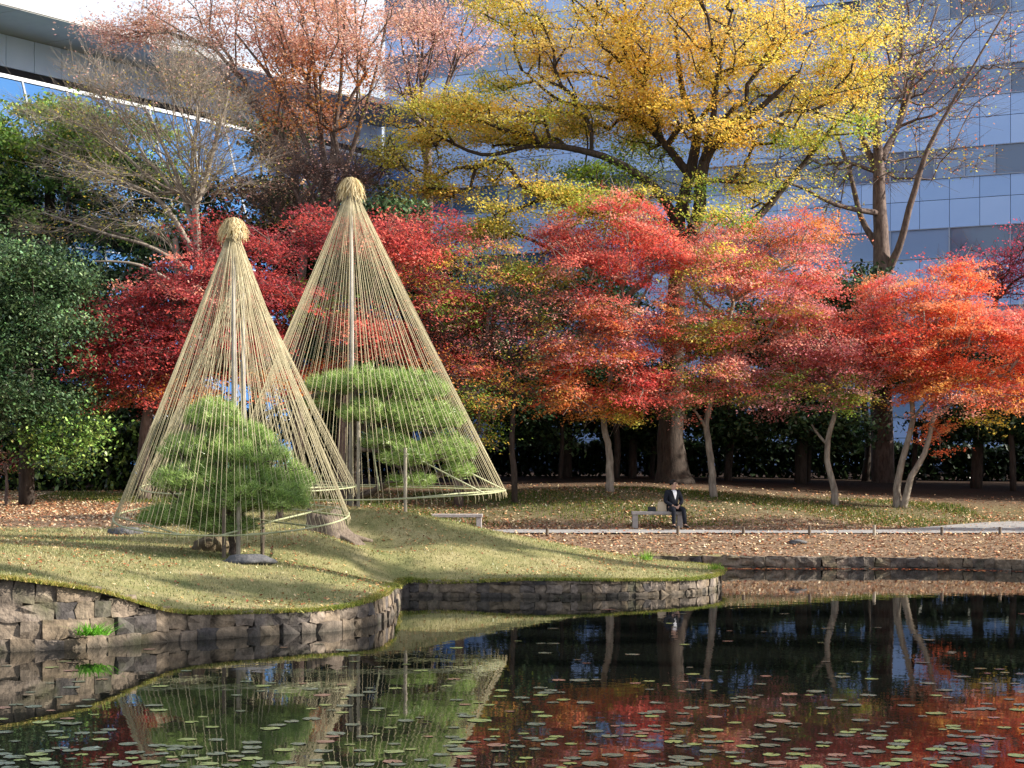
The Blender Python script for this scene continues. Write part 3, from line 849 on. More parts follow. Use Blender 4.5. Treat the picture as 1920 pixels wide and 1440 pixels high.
tree('maple_tree', 'coral pink and green maple right of the big dark trunk, leaning pale stem', 'maple tree', 50.8,
     [[(1338, 934, 0, .13), (1334, 890, 0, .11), (1328, 840, 0, .10), (1322, 790, .1, .09), (1335, 720, .1, .085), (1350, 650, .2, .075), (1375, 560, .3, .055), (1390, 480, .4, .04)]],
     [(1390, 455, 130, 45, .5, 2.0, 120, ('coral', 'coral', 'orred', 'pink')), (1500, 440, 75, 30, .3, 1.5, 44, ('coral', 'goldorange')), (1340, 520, 110, 45, 0, 2, 88, ('coral', 'coral', 'yelgreen', 'ltgreen')), (1470, 525, 125, 42, -.2, 2.1, 115, ('coral', 'coral', 'orred', 'pink')), (1330, 615, 100, 50, 0, 1.8, 78, ('yelgreen', 'coral', 'ltgreen')), (1450, 610, 115, 40, -.3, 1.9, 90, ('pink', 'coral', 'olive')),
      (1500, 600, 90, 28, -.5, 1.4, 44, ('pink', 'coral')), (1370, 700, 110, 36, -.5, 1.7, 80, ('pink', 'coral', 'yelgreen')), (1280, 745, 60, 30, -.8, 1.2, 34, ('coral', 'green')), (1450, 745, 70, 26, -.6, 1.4, 30, ('pink', 'green')), (1270, 665, 60, 30, .5, 1.2, 26, ('green', 'yelgreen', 'coral'))],
     4, BARK_PALE,
     limbs=[[(1335, 720, .1, .06), (1400, 660, -.2, .045), (1470, 610, -.3, .025)], [(1350, 650, .2, .06), (1310, 590, .2, .04), (1300, 520, .2, .02)],
            [(1375, 560, .3, .05), (1440, 520, .1, .035), (1520, 500, 0, .02)], [(1322, 800, 0, .05), (1300, 770, -.4, .035), (1270, 750, -.6, .02)]],
     layer=.55, spread=(.37, .37, .07), nleaf=100, size=.074, twigs=3)
tree('maple_tree', 'small dusty pink maple on a crooked pale trunk between two redder maples', 'maple tree', 50.5,
     [[(1566, 950, 0, .13), (1563, 905, 0, .10), (1553, 860, 0, .09), (1560, 810, 0, .08), (1572, 770, 0, .07), (1565, 720, 0, .06), (1555, 680, 0, .05)]],
     [(1530, 655, 90, 34, 0, 1.7, 84, ('pink', 'coral')), (1600, 690, 85, 34, 0, 1.6, 74, ('pink', 'coral')), (1500, 700, 90, 32, -.2, 1.6, 66, ('pink', 'coral', 'green')), (1640, 560, 20, 20, 1, .8, 6, ('orred',)), (1570, 735, 85, 26, -.3, 1.4, 46, ('green', 'pink', 'olive')), (1590, 625, 60, 26, .2, 1.2, 30, ('coral', 'orred')), (1640, 640, 50, 30, .4, 1.2, 26, ('orred', 'red'))],
     5, BARK_PALE,
     limbs=[[(1555, 835, 0, .05), (1535, 815, .1, .04), (1520, 795, .3, .025)], [(1570, 765, 0, .05), (1610, 720, .1, .035), (1640, 690, .2, .02)], [(1565, 725, 0, .05), (1510, 700, 0, .03), (1470, 690, 0, .02)]],
     layer=.5, spread=(.36, .36, .07), nleaf=100, size=.074, twigs=3)
tree('maple_tree', 'fiery red and orange maple with twin pale stems at the right end of the bank', 'maple tree', 50.5,
     [[(1682, 952, 0, .14), (1682, 905, 0, .11), (1697, 850, 0, .095), (1712, 790, 0, .08), (1706, 720, 0, .07), (1722, 650, .1, .06), (1730, 580, .2, .045)],
      [(1693, 951, -.1, .12), (1708, 900, -.2, .10), (1738, 845, -.2, .085), (1755, 780, -.2, .07), (1768, 720, -.1, .055), (1800, 640, 0, .045)]],
     [(1700, 560, 80, 40, .3, 1.7, 80, ('orred', 'orange', 'pink')), (1790, 535, 60, 30, .3, 1.4, 44, ('orred', 'orange')), (1800, 610, 130, 46, 0, 2.1, 140, ('orred', 'orange', 'orange')), (1700, 650, 90, 45, 0, 1.8, 90, ('orange', 'brred', 'orred')), (1880, 590, 70, 40, -.2, 1.6, 50, ('orred', 'coral')),
      (1880, 680, 110, 45, -.3, 2, 110, ('orange', 'orred', 'orange')), (1730, 710, 90, 32, -.3, 1.7, 70, ('orange', 'brred', 'goldorange')), (1850, 750, 100, 26, -.5, 1.7, 70, ('orange', 'coral', 'goldorange')), (1960, 640, 60, 90, 0, 2, 60, ('orred', 'red')), (1745, 815, 35, 22, .2, .7, 10, ('orange',)),
      (1960, 740, 60, 40, 0, 1.6, 40, ('orange', 'orred')), (1640, 590, 30, 40, .2, 1, 18, ('brred', 'pink')), (1850, 795, 25, 12, -.4, .5, 6, ('yelgreen',))],
     6, BARK_PALE,
     limbs=[[(1712, 785, 0, .05), (1750, 740, -.2, .04), (1790, 700, -.4, .02)], [(1755, 780, -.2, .05), (1820, 735, -.4, .035), (1880, 715, -.5, .02)], [(1706, 720, 0, .05), (1670, 660, .1, .035), (1650, 600, .2, .02)]],
     layer=.55, spread=(.34, .34, .06), nleaf=110, size=.076, twigs=3)
tree('maple_tree', 'thin magenta maple in the gap under the tall bare tree, against the facade', 'maple tree', 57,
     [[(1900, 880, 0, .12), (1895, 780, 0, .1), (1890, 680, 0, .08), (1870, 580, 0, .06)]],
     [(1850, 500, 85, 45, 0, 2, 60, 'magenta'), (1900, 530, 60, 35, 0, 2, 40, ('magenta', 'red')), (1980, 470, 80, 60, 0, 2, 40, 'magenta')],
     7, BARK_DARK, layer=.5, spread=(.4, .4, .08), nleaf=42, size=.085, twigs=5)

# left red maples
tree('maple_tree', 'broad dark crimson maple filling the left behind the front rope cone', 'maple tree', 47.5,
     [[(272, 900, 0, .20), (272, 820, 0, .17), (285, 740, 0, .14), (300, 650, 0, .11), (330, 560, 0, .08)]],
     [(230, 610, 90, 50, 0, 2, 100, ('red', 'crimson')), (330, 560, 110, 55, 0, 2.2, 130, ('red', 'coral', 'crimson')), (450, 490, 90, 60, .5, 2.2, 110, ('crimson', 'red')), (240, 690, 110, 40, -.4, 2, 100, ('crimson', 'red')), (360, 650, 130, 60, -.2, 2.2, 150, ('crimson', 'red')),
      (500, 570, 100, 80, .6, 2.2, 150, ('crimson', 'red')), (260, 745, 100, 24, -.4, 1.6, 44, ('goldorange', 'red')), (430, 730, 150, 34, 0, 2, 84, ('goldorange', 'crimson', 'orange')), (165, 660, 45, 40, -.2, 1.4, 26, 'red'), (410, 430, 40, 20, .6, 1, 14, 'red')],
     8, BARK_BROWN,
     limbs=[[(290, 720, 0, .09), (230, 660, -.3, .06), (180, 640, -.4, .03)], [(300, 650, 0, .09), (400, 580, .4, .06), (480, 520, .6, .03)], [(280, 770, 0, .09), (380, 700, 0, .07), (500, 650, .3, .03)]],
     layer=.55, spread=(.38, .38, .07), nleaf=68, size=.088, twigs=2)
tree('maple_tree', 'red maple seen between and through the two rope cones', 'maple tree', 49.5,
     [[(640, 880, 0, .18), (645, 780, 0, .14), (655, 680, 0, .11), (690, 580, 0, .08), (720, 500, 0, .06)]],
     [(600, 440, 90, 45, .6, 2, 90, ('crimson', 'red')), (740, 470, 100, 60, .2, 2.2, 110, ('red', 'brred')), (810, 440, 60, 40, .4, 1.6, 34, ('red', 'crimson')), (690, 640, 110, 42, -.6, 2, 100, ('brred', 'coral')), (600, 560, 80, 70, .4, 2, 70, ('crimson', 'crimson', 'green')), (800, 560, 80, 50, .3, 2, 50, ('red', 'crimson', 'olive')), (620, 690, 60, 30, 0, 1.4, 30, ('goldorange', 'red'))],
     9, BARK_BROWN, layer=.55, spread=(.45, .45, .08), nleaf=75, size=.085, twigs=3)
tree('maple_tree', 'mixed green and rusty maple right of the taller rope cone', 'maple tree', 49.5,
     [[(860, 900, 0, .15), (865, 800, 0, .12), (880, 720, 0, .10), (900, 640, 0, .07)]],
     [(870, 500, 110, 45, .5, 2, 60, ('olive', 'coral', 'green')), (830, 600, 90, 45, .2, 1.9, 64, ('coral', 'red', 'green')), (900, 670, 110, 40, -.2, 2, 70, ('red', 'goldorange', 'coral')), (870, 745, 90, 36, -.4, 1.8, 60, ('goldorange', 'olive', 'green')), (960, 560, 80, 45, .4, 1.8, 40, ('coral', 'green', 'olive')), (880, 810, 45, 26, -.5, 1.1, 22, ('olive', 'green')), (960, 720, 60, 30, 0, 1.4, 24, ('goldorange', 'coral', 'green'))],
     10, BARK_BROWN, layer=.5, spread=(.44, .44, .08), nleaf=62, size=.08, twigs=5)
tree('weeping_maple', 'nearly leafless maple with arching pale grey twigs beside the red maple', 'maple tree', 49.5,
     [[(965, 900, 0, .10), (960, 820, 0, .085), (968, 740, 0, .07), (962, 690, 0, .05)]],
     [(900, 610, 90, 34, 0, 1.6, 90, ('coral', 'pink')), (1010, 590, 80, 34, 0, 1.6, 90, ('coral', 'pink')), (960, 650, 110, 24, -.3, 1.6, 80, ('pink', 'olive')), (860, 650, 60, 24, 0, 1.2, 30, 'pink')],
     11, BARK_DARK, limbs=[[(965, 700, 0, .05), (910, 650, -.3, .035), (850, 630, -.4, .02)], [(962, 700, 0, .05), (1000, 640, -.2, .035), (1060, 600, -.3, .02)]], spread=(.35, .35, .1), nleaf=16, size=.07, twigs=7, twiglen=.5, tipr=.007, bf=.3, droop=-1.5, layer=.4)

# deciduous trees on the upper left
tree('brown_leaved_tree', 'tall tree with fan of upright limbs and rust-brown leaves against the white sky', 'tree', 58,
     [[(622, 760, 0, .34), (620, 600, 0, .30), (617, 420, 0, .26), (614, 330, 0, .2)]],
     [(500, 60, 140, 100, 0, 3.2, 210, ('brown', 'rust')), (640, 60, 130, 110, 0, 3.2, 230, ('brown', 'rust')), (330, 40, 110, 50, 0, 2.6, 100, ('rust', 'brown')), (560, 180, 140, 70, 0, 3, 130, ('brown', 'goldorange')), (560, 250, 90, 40, 0, 2, 50, ('goldorange', 'brown')), (540, -80, 260, 70, 0, 4, 160, ('brown', 'rust')), (240, 60, 70, 40, 0, 2, 40, 'rust')],
     12, BARK_BROWN,
     limbs=[[(615, 400, 0, .14), (585, 300, -.3, .11), (530, 180, -.6, .07), (440, 60, -.9, .03)], [(617, 360, 0, .13), (600, 250, .3, .10), (585, 120, .6, .06), (560, 0, .8, .03)],
            [(617, 400, 0, .13), (625, 280, -.2, .10), (640, 150, -.4, .06), (650, 0, -.6, .03)], [(617, 420, 0, .12), (660, 280, .4, .09), (700, 150, .6, .05), (730, 20, .8, .03)], [(600, 340, 0, .1), (520, 250, -.4, .07), (400, 120, -.8, .04), (300, 50, -1, .02)]],
     spread=(.42, .42, .24), nleaf=52, size=.098, bf=.6, twigs=2, twiglen=.5, tipr=.008, seglen=.6)
tree('thin_tree', 'slender upright tree with sparse pinkish leaves before the facade corner', 'tree', 64,
     [[(800, 800, 0, .24), (800, 600, 0, .22), (798, 350, 0, .18), (795, 250, 0, .14)]],
     [(790, 60, 70, 90, 0, 2.6, 130, 'rust'), (760, 150, 50, 40, 0, 2, 40, 'rust'), (870, 50, 60, 80, 0, 2.4, 90, 'rust'), (800, -80, 110, 60, 0, 3, 60, 'rust')],
     13, BARK_BROWN,
     limbs=[[(796, 300, 0, .08), (770, 180, 0, .06), (745, 40, 0, .03)], [(797, 260, 0, .08), (790, 150, .5, .06), (800, 0, .8, .03)], [(797, 300, 0, .08), (835, 170, -.4, .06), (880, 20, -.6, .03)]],
     spread=(.4, .4, .25), nleaf=46, size=.095, bf=.7, twigs=3, twiglen=.6, tipr=.008, seglen=.6)
tree('bare_tree', 'bare grey tree with a wide fan of fine twigs left of the front rope cone', 'tree', 52,
     [[(350, 820, 0, .20), (345, 650, 0, .16), (338, 520, 0, .12), (330, 450, 0, .09)], [(372, 820, 0, .20), (370, 650, 0, .17), (372, 520, 0, .14), (368, 400, 0, .11), (362, 330, 0, .08)]],
     [(250, 180, 130, 80, 0, 3, 170, ('rust', 'olive')), (370, 200, 100, 90, 0, 3, 160, ('rust', 'olive')), (150, 250, 110, 60, 0, 2.6, 120, 'olive'), (240, 330, 150, 60, -.3, 2.6, 120, ('olive', 'yelgreen')), (420, 300, 90, 80, 0, 2.4, 110, 'olive'), (320, 130, 90, 40, 0, 2, 60, 'rust'), (130, 420, 90, 40, -.5, 2, 44, ('yelgreen', 'yellow')), (300, 400, 80, 40, -.5, 1.8, 36, ('yelgreen', 'olive'))],
     14, BARK_PALE,
     limbs=[[(368, 480, 0, .10), (300, 380, -.3, .08), (200, 330, -.6, .05), (70, 270, -.8, .02)], [(368, 450, 0, .10), (330, 330, .2, .07), (270, 200, .4, .04)], [(365, 400, 0, .10), (400, 280, .2, .07), (430, 170, .4, .04)],
            [(370, 520, 0, .09), (290, 470, -.4, .06), (190, 440, -.6, .04), (80, 400, -.8, .02)], [(370, 560, 0, .08), (260, 500, -.6, .05), (170, 490, -.8, .03)]],
     spread=(.4, .4, .2), nleaf=7, size=.075, bf=.8, twigs=8, twiglen=.85, tipr=.0065, seglen=.5)
tree('bare_tree', 'purplish-brown twiggy tree directly behind the straw cap of the taller cone', 'tree', 54,
     [[(560, 800, 0, .2), (560, 650, 0, .17), (565, 520, 0, .14), (570, 440, 0, .11)]],
     [(520, 350, 80, 60, 0, 2, 120, 'brown'), (640, 340, 80, 50, 0, 2, 120, 'rust'), (690, 310, 60, 50, 0, 2, 70, 'rust'), (560, 300, 70, 30, 0, 1.6, 50, 'brown'), (560, 410, 70, 22, 0, 1.4, 26, 'yelgreen')],
     15, BARK_BROWN, spread=(.4, .4, .2), nleaf=7, size=.075, bf=.5, twigs=7, twiglen=.7, tipr=.010)

# evergreens
def evergreen(label, Y0, tx, ty, r, blobs, seed, size=.15, nleaf=120, name='evergreen_tree', group=None, ty2=None):
    return tree(name, label, 'tree', Y0, [[(tx, ty, 0, r), (tx + 4, (ty + (ty2 or blobs[0][1])) / 2, 0, r * .8), (tx, ty2 or blobs[0][1], 0, r * .5)]], blobs, seed, BARK_DARK,
                leafmat=EVER, spread=(.5, .5, .28), nleaf=nleaf * (1.25 if size < .16 else .62), size=size * (.68 if size < .16 else .98), twigs=1, seglen=.9, tilt=.8, mixcol=.2, group=group)
evergreen('dense blue-green evergreen at the left edge reaching nearly to the ground', 46, 50, 900, .22,
          [(60, 560, 110, 110, 0, 2.2, 190, ('bluegreen', 'dkgreen')), (30, 720, 110, 110, 0, 2.2, 170, ('bluegreen', 'dkgreen')), (120, 830, 60, 50, -.3, 1.4, 50, ('midgreen', 'dkgreen')), (-80, 600, 80, 200, 0, 2.4, 120, ('bluegreen', 'dkgreen'))], 31)
evergreen('sunlit light green tree top at far left under the roof eave', 62, 90, 860, .3,
          [(80, 260, 110, 65, 0, 3, 130, ('midgreen', 'ltgreen')), (210, 280, 110, 60, 0, 2.6, 130, ('midgreen', 'green')), (300, 330, 70, 50, 0, 2, 60, ('midgreen', 'dkgreen')), (60, 390, 150, 70, 0, 3, 160, ('dkgreen', 'midgreen')), (-60, 330, 80, 120, 0, 3, 80, ('dkgreen', 'midgreen')), (240, 430, 110, 60, 0, 3, 100, ('dkgreen', 'dkgreen', 'midgreen'))], 32, .17)
evergreen('dark evergreen between the bare tree and the brown-leaved tree', 60, 480, 860, .3,
          [(520, 260, 50, 40, 1, 2, 40, ('dkgreen', 'bluegreen')), (500, 400, 130, 60, 0, 2.6, 130, ('dkgreen', 'dkgreen', 'brown')), (600, 480, 170, 80, 0, 3, 180, 'dkgreen'), (380, 520, 140, 90, 0, 3, 150, 'dkgreen'), (700, 420, 90, 80, 0, 2.4, 90, ('dkgreen', 'bluegreen')), (480, 640, 220, 90, 0, 3, 200, 'dkgreen')], 33, .18, ty2=520)
evergreen('dark evergreen filling behind the left red maple', 58, 180, 880, .3,
          [(180, 560, 160, 90, 0, 2.6, 170, 'dkgreen'), (160, 740, 200, 90, 0, 2.6, 190, 'dkgreen'), (380, 800, 170, 60, 0, 2.6, 140, 'dkgreen')], 34, .18)
evergreen('dark evergreen behind the taller rope cone and its pine', 57, 760, 880, .25,
          [(780, 560, 130, 80, 0, 2.5, 130, ('dkgreen', 'bluegreen')), (760, 700, 170, 80, 0, 2.6, 170, 'dkgreen'), (900, 620, 120, 70, 0, 2.6, 110, ('dkgreen', 'bluegreen')), (640, 780, 170, 60, 0, 2.4, 130, 'dkgreen'), (920, 760, 110, 50, 0, 2.4, 90, 'dkgreen')], 35, .18)
evergreen('dark evergreen behind the orange maple and pale slim trunk', 60, 1060, 880, .25,
          [(1040, 700, 130, 70, 0, 2.6, 120, 'dkgreen'), (1080, 560, 110, 60, 1, 2.4, 70, ('dkgreen', 'bluegreen')), (1060, 800, 140, 40, 0, 2.4, 90, ('dkgreen', 'bluegreen')), (1190, 740, 80, 50, 0, 2.4, 60, 'dkgreen'), (1180, 800, 90, 34, 0, 2, 70, 'dkgreen'), (1300, 790, 80, 40, 0, 2, 70, 'dkgreen')], 36, .18)
evergreen('dark evergreen behind the coral maple, low dense crown', 58, 1500, 890, .22,
          [(1580, 560, 75, 55, 0, 2, 110, ('dkgreen', 'bluegreen')), (1500, 640, 110, 60, 0, 2.4, 100, 'dkgreen'), (1470, 760, 120, 45, 0, 2.4, 90, ('dkgreen', 'bluegreen')), (1400, 640, 90, 60, 0, 2.4, 80, 'dkgreen'), (1590, 640, 80, 60, 0, 2, 60, 'dkgreen'), (1420, 800, 90, 34, 0, 2, 80, 'dkgreen'), (1540, 800, 70, 34, 0, 2, 70, ('dkgreen', 'bluegreen'))], 37, .17, ty2=700)
evergreen('dark evergreen behind the fiery maple at the right edge', 58, 1830, 890, .22,
          [(1850, 790, 80, 40, 0, 2, 60, ('dkgreen', 'bluegreen')), (1900, 680, 110, 60, 0, 2.4, 90, 'dkgreen'), (1960, 800, 80, 50, 0, 2, 60, 'dkgreen'), (1720, 680, 70, 50, 0, 2, 50, 'dkgreen'), (1790, 800, 50, 30, 0, 1.6, 40, 'dkgreen')], 38, .17, ty2=720)
# thin understory trunks in the dark
for i, (x, r) in enumerate([(1155, .13), (1185, .16), (1222, .10), (1365, .14), (1515, .09), (1622, .15), (1050, .08), (1712, .10)]):
    Yd = 58 + (i % 3) * 1.3
    lab = ['dark slim trunk just right of the orange maple stem', 'thicker dark trunk left of the great trunk in the shade', 'thin dark stem touching the great trunk on its left', 'dark trunk standing right of the great yellow tree',
           'thin shaded stem left of the crooked pink maple', 'dark straight trunk before the lit facade gap', 'thin shaded stem left of the orange maple', 'dark stem behind the twin-stemmed maple'][i]
    tree('understory_tree', lab, 'tree', Yd, [[(x, 890, 0, r), (x + 3, 820, 0, r * .9), (x - 4, 740, 0, r * .7), (x + 4, 670, 0, r * .5)]],
         [(x, 720, 60, 36, 0, 1.6, 22, 'dkgreen')], 50 + i, BARK_DARK, leafmat=EVER, spread=(.5, .5, .2), nleaf=50, size=.15, twigs=1, group='slim shaded trees behind the bank')

# trees on the right shore, beyond the frame: they throw the long shadows over lawn and bank
ORD = ['closest to the viewer', 'second from the viewer', 'third from the viewer', 'fourth from the viewer', 'fifth from the viewer', 'sixth from the viewer', 'seventh from the viewer', 'last of the row, beside the path end']
for i, (X, Y, hgt) in enumerate([(23.5, 24.5, 17), (26, 27.6, 21), (23, 30.4, 17), (26, 33.4, 21), (23.5, 37.0, 18), (26, 40.8, 20), (24, 46.5, 17), (25, 52.0, 13)]):
    rr = .3; sc = F / Y; px = 960 + X / Y * F; yb = HOR + (H - hz(X, Y)) * sc; rgs = random.Random(300 + i)
    bl = []; z = 4.5
    while z < hgt - 1:
        hh = rgs.uniform(.5, 1.1); bl.append((px + rgs.uniform(-1, 1) * sc, yb - z * sc, rgs.uniform(1.4, 3.2) * sc, hh * sc, rgs.uniform(-.2, .2), rgs.uniform(.35, .75), int(30 * hh + 16), ('brown', 'olive')))
        z += hh + rgs.uniform(1.2, 2.6)
    tree('shore_tree', 'tall narrow half-bare tree on the right shore, ' + ORD[i], 'tree', Y, [[(px, yb, 0, rr), (px + 3, yb - hgt * .3 * sc, 0, rr * .8), (px - 6, yb - hgt * .6 * sc, 0, rr * .6), (px, yb - hgt * .85 * sc, 0, rr * .25)]],
         bl, 70 + i, BARK_GREY, spread=(.4, .16, .25), nleaf=38, size=.21, twigs=1, twiglen=.3, tipr=.014, group='trees of the right shore', real=True)

for X, Y, lab, sd in [(23, 63.5, 'dense evergreen beyond the path end, low crown down to the ground', 81), (29, 66, 'broad dense evergreen further right of the path end', 82), (36, 63, 'dense evergreen furthest right on the far bank', 83)]:
    sc = F / Y; px = 960 + X / Y * F; yb = HOR + (H - hz(X, Y)) * sc
    tree('evergreen_tree', lab, 'tree', Y, [[(px, yb, 0, .3), (px + 4, yb - 2.5 * sc, 0, .25), (px, yb - 6 * sc, 0, .14)]],
         [(px, yb - 3.0 * sc, 3.6 * sc, 2.6 * sc, 0, 2.4, 150, 'dkgreen'), (px, yb - 6.5 * sc, 3.4 * sc, 2.2 * sc, 0, 2.3, 150, 'dkgreen'), (px, yb - 9.5 * sc, 2.6 * sc, 1.8 * sc, 0, 2, 80, 'dkgreen')],
         sd, BARK_DARK, leafmat=EVER, spread=(.5, .5, .3), nleaf=50, size=.24, twigs=1, seglen=.9, tilt=.8, mixcol=.2, real=True)

# hedge behind the trees
def hedge(label, x0, x1, Y, z0h, n, seed, ck=('dkgreen',)):
    rg = np.random.default_rng(seed); Y = D(Y)
    X0 = (x0 - 960) / F * Y; X1 = (x1 - 960) / F * Y
    root = empty('hedge', ((X0 + X1) / 2, Y, hz((X0 + X1) / 2, Y))); tag(root, label, 'hedge')
    q = Q()
    for k in range(int((X1 - X0) / .8)):
        X = X0 + .4 + k * .8; zb = hz(X, Y) - .1
        for s in range(3):
            dx, dy = rg.uniform(-.35, .35), rg.uniform(-.3, .3)
            q.tube([(X, Y, zb), (X + dx * .5, Y + dy * .5, zb + z0h * .5), (X + dx, Y + dy, zb + z0h * .9)], [.03, .02, .01], 4)
    b = tuple(root.location)
    q.build('stems', BARK_DARK, root, loc=b)['kind'] = 'stuff'
    P = np.column_stack([rg.uniform(X0, X1, n), Y + rg.uniform(-.6, .6, n), np.zeros(n)])
    top = z0h * (1 + .08 * np.sin(P[:, 0] * 1.7) + .05 * np.sin(P[:, 0] * 4.1))
    P[:, 2] = height(P[:, :2]) + top * rg.uniform(.0, 1, n) ** .7
    V = leaf_quads(P, .17, rg, .8)
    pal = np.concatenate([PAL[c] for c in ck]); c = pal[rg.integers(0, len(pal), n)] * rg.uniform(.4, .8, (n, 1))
    np_mesh('foliage', V, [quadf(n)], EVER, root, col=np.repeat(c, 4, axis=0), loc=b)
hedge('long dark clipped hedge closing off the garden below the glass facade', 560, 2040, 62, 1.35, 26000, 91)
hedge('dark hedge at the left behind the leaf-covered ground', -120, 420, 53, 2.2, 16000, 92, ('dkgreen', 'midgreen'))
print('foliage tris', NTRI[0])

# low brown shrub at left edge
tree('shrub', 'low reddish-brown twiggy shrub at the left edge under the evergreen', 'shrub', 45.5, [[(12, 925, 0, .05), (14, 900, 0, .04), (10, 870, 0, .03)]],
     [(10, 862, 45, 34, 0, 1, 50, ('brown', 'crimson'))], 95, BARK_BROWN, spread=(.25, .25, .15), nleaf=26, size=.07, twigs=5, twiglen=.3)

# ------------------------------------------------------------------ pines
def pine(label, Y0, trunk, limbs, pads, seed, rdk=.85):
    rg = np.random.default_rng(seed); Y0 = D(Y0)
    b0 = at(trunk[0][0], trunk[0][1], Y0 + trunk[0][2]); gz = hz(b0[0], b0[1]); base = np.array((b0[0], b0[1], gz))
    root = empty('pine_tree', tuple(base)); tag(root, label, 'pine tree', 'pines under rope cones')
    q = Q(); seeds = []; sp_ = []; sl_ = []
    for li, tr in enumerate([trunk] + limbs):
        P = np.array([at(x, y, Y0 + dY) for x, y, dY, r in tr]); rr = [r for *_, r in tr]
        C4 = catmull(np.column_stack([P, rr]), 5); P = C4[:, :3]
        if li == 0: P[0, 2] = gz - .1
        P += rg.normal(0, .012, P.shape)
        q.tube(P, C4[:, 3], 8)
        prev = -1; L = float(np.linalg.norm(P[0] - base))
        for i in range(2, len(P)):
            L += float(np.linalg.norm(P[i] - P[i - 1])); seeds.append(P[i]); sp_.append(prev); sl_.append(L); prev = len(seeds) - 1
    q.build('trunk', BARK_PINE, root, smooth=True, loc=tuple(base))
    pts_ = []; cks = []
    for (x, y, rx, ry, dY, rd, n) in pads:
        c = at(x, y, Y0 + dY); sc = (Y0 + dY) / F
        a = rg.uniform(0, 2 * np.pi, n); r = rg.uniform(0, 1, n) ** .5
        hx, hy = np.cos(a) * r, np.sin(a) * r
        dome = np.sqrt(np.clip(1 - r * r, 0, 1))
        z = dome * rg.uniform(-.4, 1, n)
        pts_.append(c + np.column_stack([hx * rx * sc * .93, hy * rd * rdk, z * ry * sc]))
    attr = np.concatenate(pts_)
    NA, par, tips = grow(np.array(seeds), sl_, sp_, attr, .4, .2, rg)
    cnt = np.zeros(len(NA)); np.add.at(cnt, tips, 1)
    for i in range(len(NA) - 1, len(seeds) - 1, -1): cnt[par[i]] += cnt[i]
    rad = .006 * np.maximum(cnt, 1) ** .42
    i = np.arange(len(seeds), len(NA)); pa = par[i]
    V, Fq = frusta(NA[pa], NA[i], rad[i] * 1.15, rad[i], 4)
    np_mesh('branches', V, [Fq], BARK_PINE, root, loc=tuple(base), smooth=True)
    # needle tufts
    nn = 28
    T = np.repeat(attr, nn, axis=0); n = len(T)
    dr = rg.normal(0, 1, (n, 3)); dr[:, 2] = np.abs(dr[:, 2]) * 1.1 + .25
    out_d = np.repeat(attr - attr.mean(axis=0), nn, axis=0); out_d /= np.linalg.norm(out_d, axis=1)[:, None]
    dr = dr / np.linalg.norm(dr, axis=1)[:, None] + out_d * .5
    dr /= np.linalg.norm(dr, axis=1)[:, None]
    ln = (.13 * rg.uniform(.6, 1.25, n))[:, None]
    s0 = T + rg.normal(0, .035, (n, 3))
    sd = np.cross(dr, rg.normal(0, 1, (n, 3))); sd /= np.linalg.norm(sd, axis=1)[:, None]
    V = np.stack([s0 - sd * .0045, s0 + sd * .0045, s0 + dr * ln], 1).reshape(-1, 3)
    pal = np.array([lin(c) for c in ['96b060', 'a8c46e', '7e9c50', 'bcd282', '6c8a46']])
    cc = pal[rg.integers(0, 5, len(attr))]; c = np.repeat(cc, nn, axis=0) * rg.uniform(.7, 1.25, (n, 1))
    np_mesh('needles', V, [np.arange(3 * n).reshape(-1, 3)], NEEDLE, root, col=np.repeat(c, 3, axis=0), loc=tuple(base))
    NTRI[0] += n
    return root

pine('round-headed green pine inside the front rope cone', 35.6,
     [(438, 1040, 0, .11), (440, 1000, 0, .10), (450, 960, .1, .09), (430, 900, .1, .08), (445, 840, 0, .06), (425, 790, 0, .04)],
     [[(450, 960, .1, .06), (500, 935, -.4, .05), (545, 930, -.6, .03)], [(440, 930, .1, .06), (380, 930, -.4, .045), (330, 940, -.6, .03)], [(430, 900, 0, .05), (480, 875, .5, .04), (520, 870, .8, .03)], [(430, 890, 0, .05), (370, 870, .4, .04), (330, 850, .6, .03)]],
     [(400, 790, 55, 42, 0, .8, 280), (460, 828, 60, 36, 0, .8, 220), (340, 850, 45, 34, 0, .8, 150), (540, 905, 45, 40, .2, .8, 180), (405, 850, 95, 44, .1, 1.2, 430), (470, 860, 75, 36, -.2, 1.1, 300), (365, 905, 85, 40, -.3, 1.2, 360), (490, 925, 92, 46, -.3, 1.3, 430), (425, 945, 100, 38, -.45, 1.1, 380), (345, 970, 70, 36, -.4, 1.0, 280), (535, 945, 50, 32, -.5, .9, 210), (420, 990, 70, 26, -.5, .8, 190), (470, 900, 65, 36, -.5, .6, 200), (300, 975, 40, 26, -.1, .6, 110)], 101, .72)
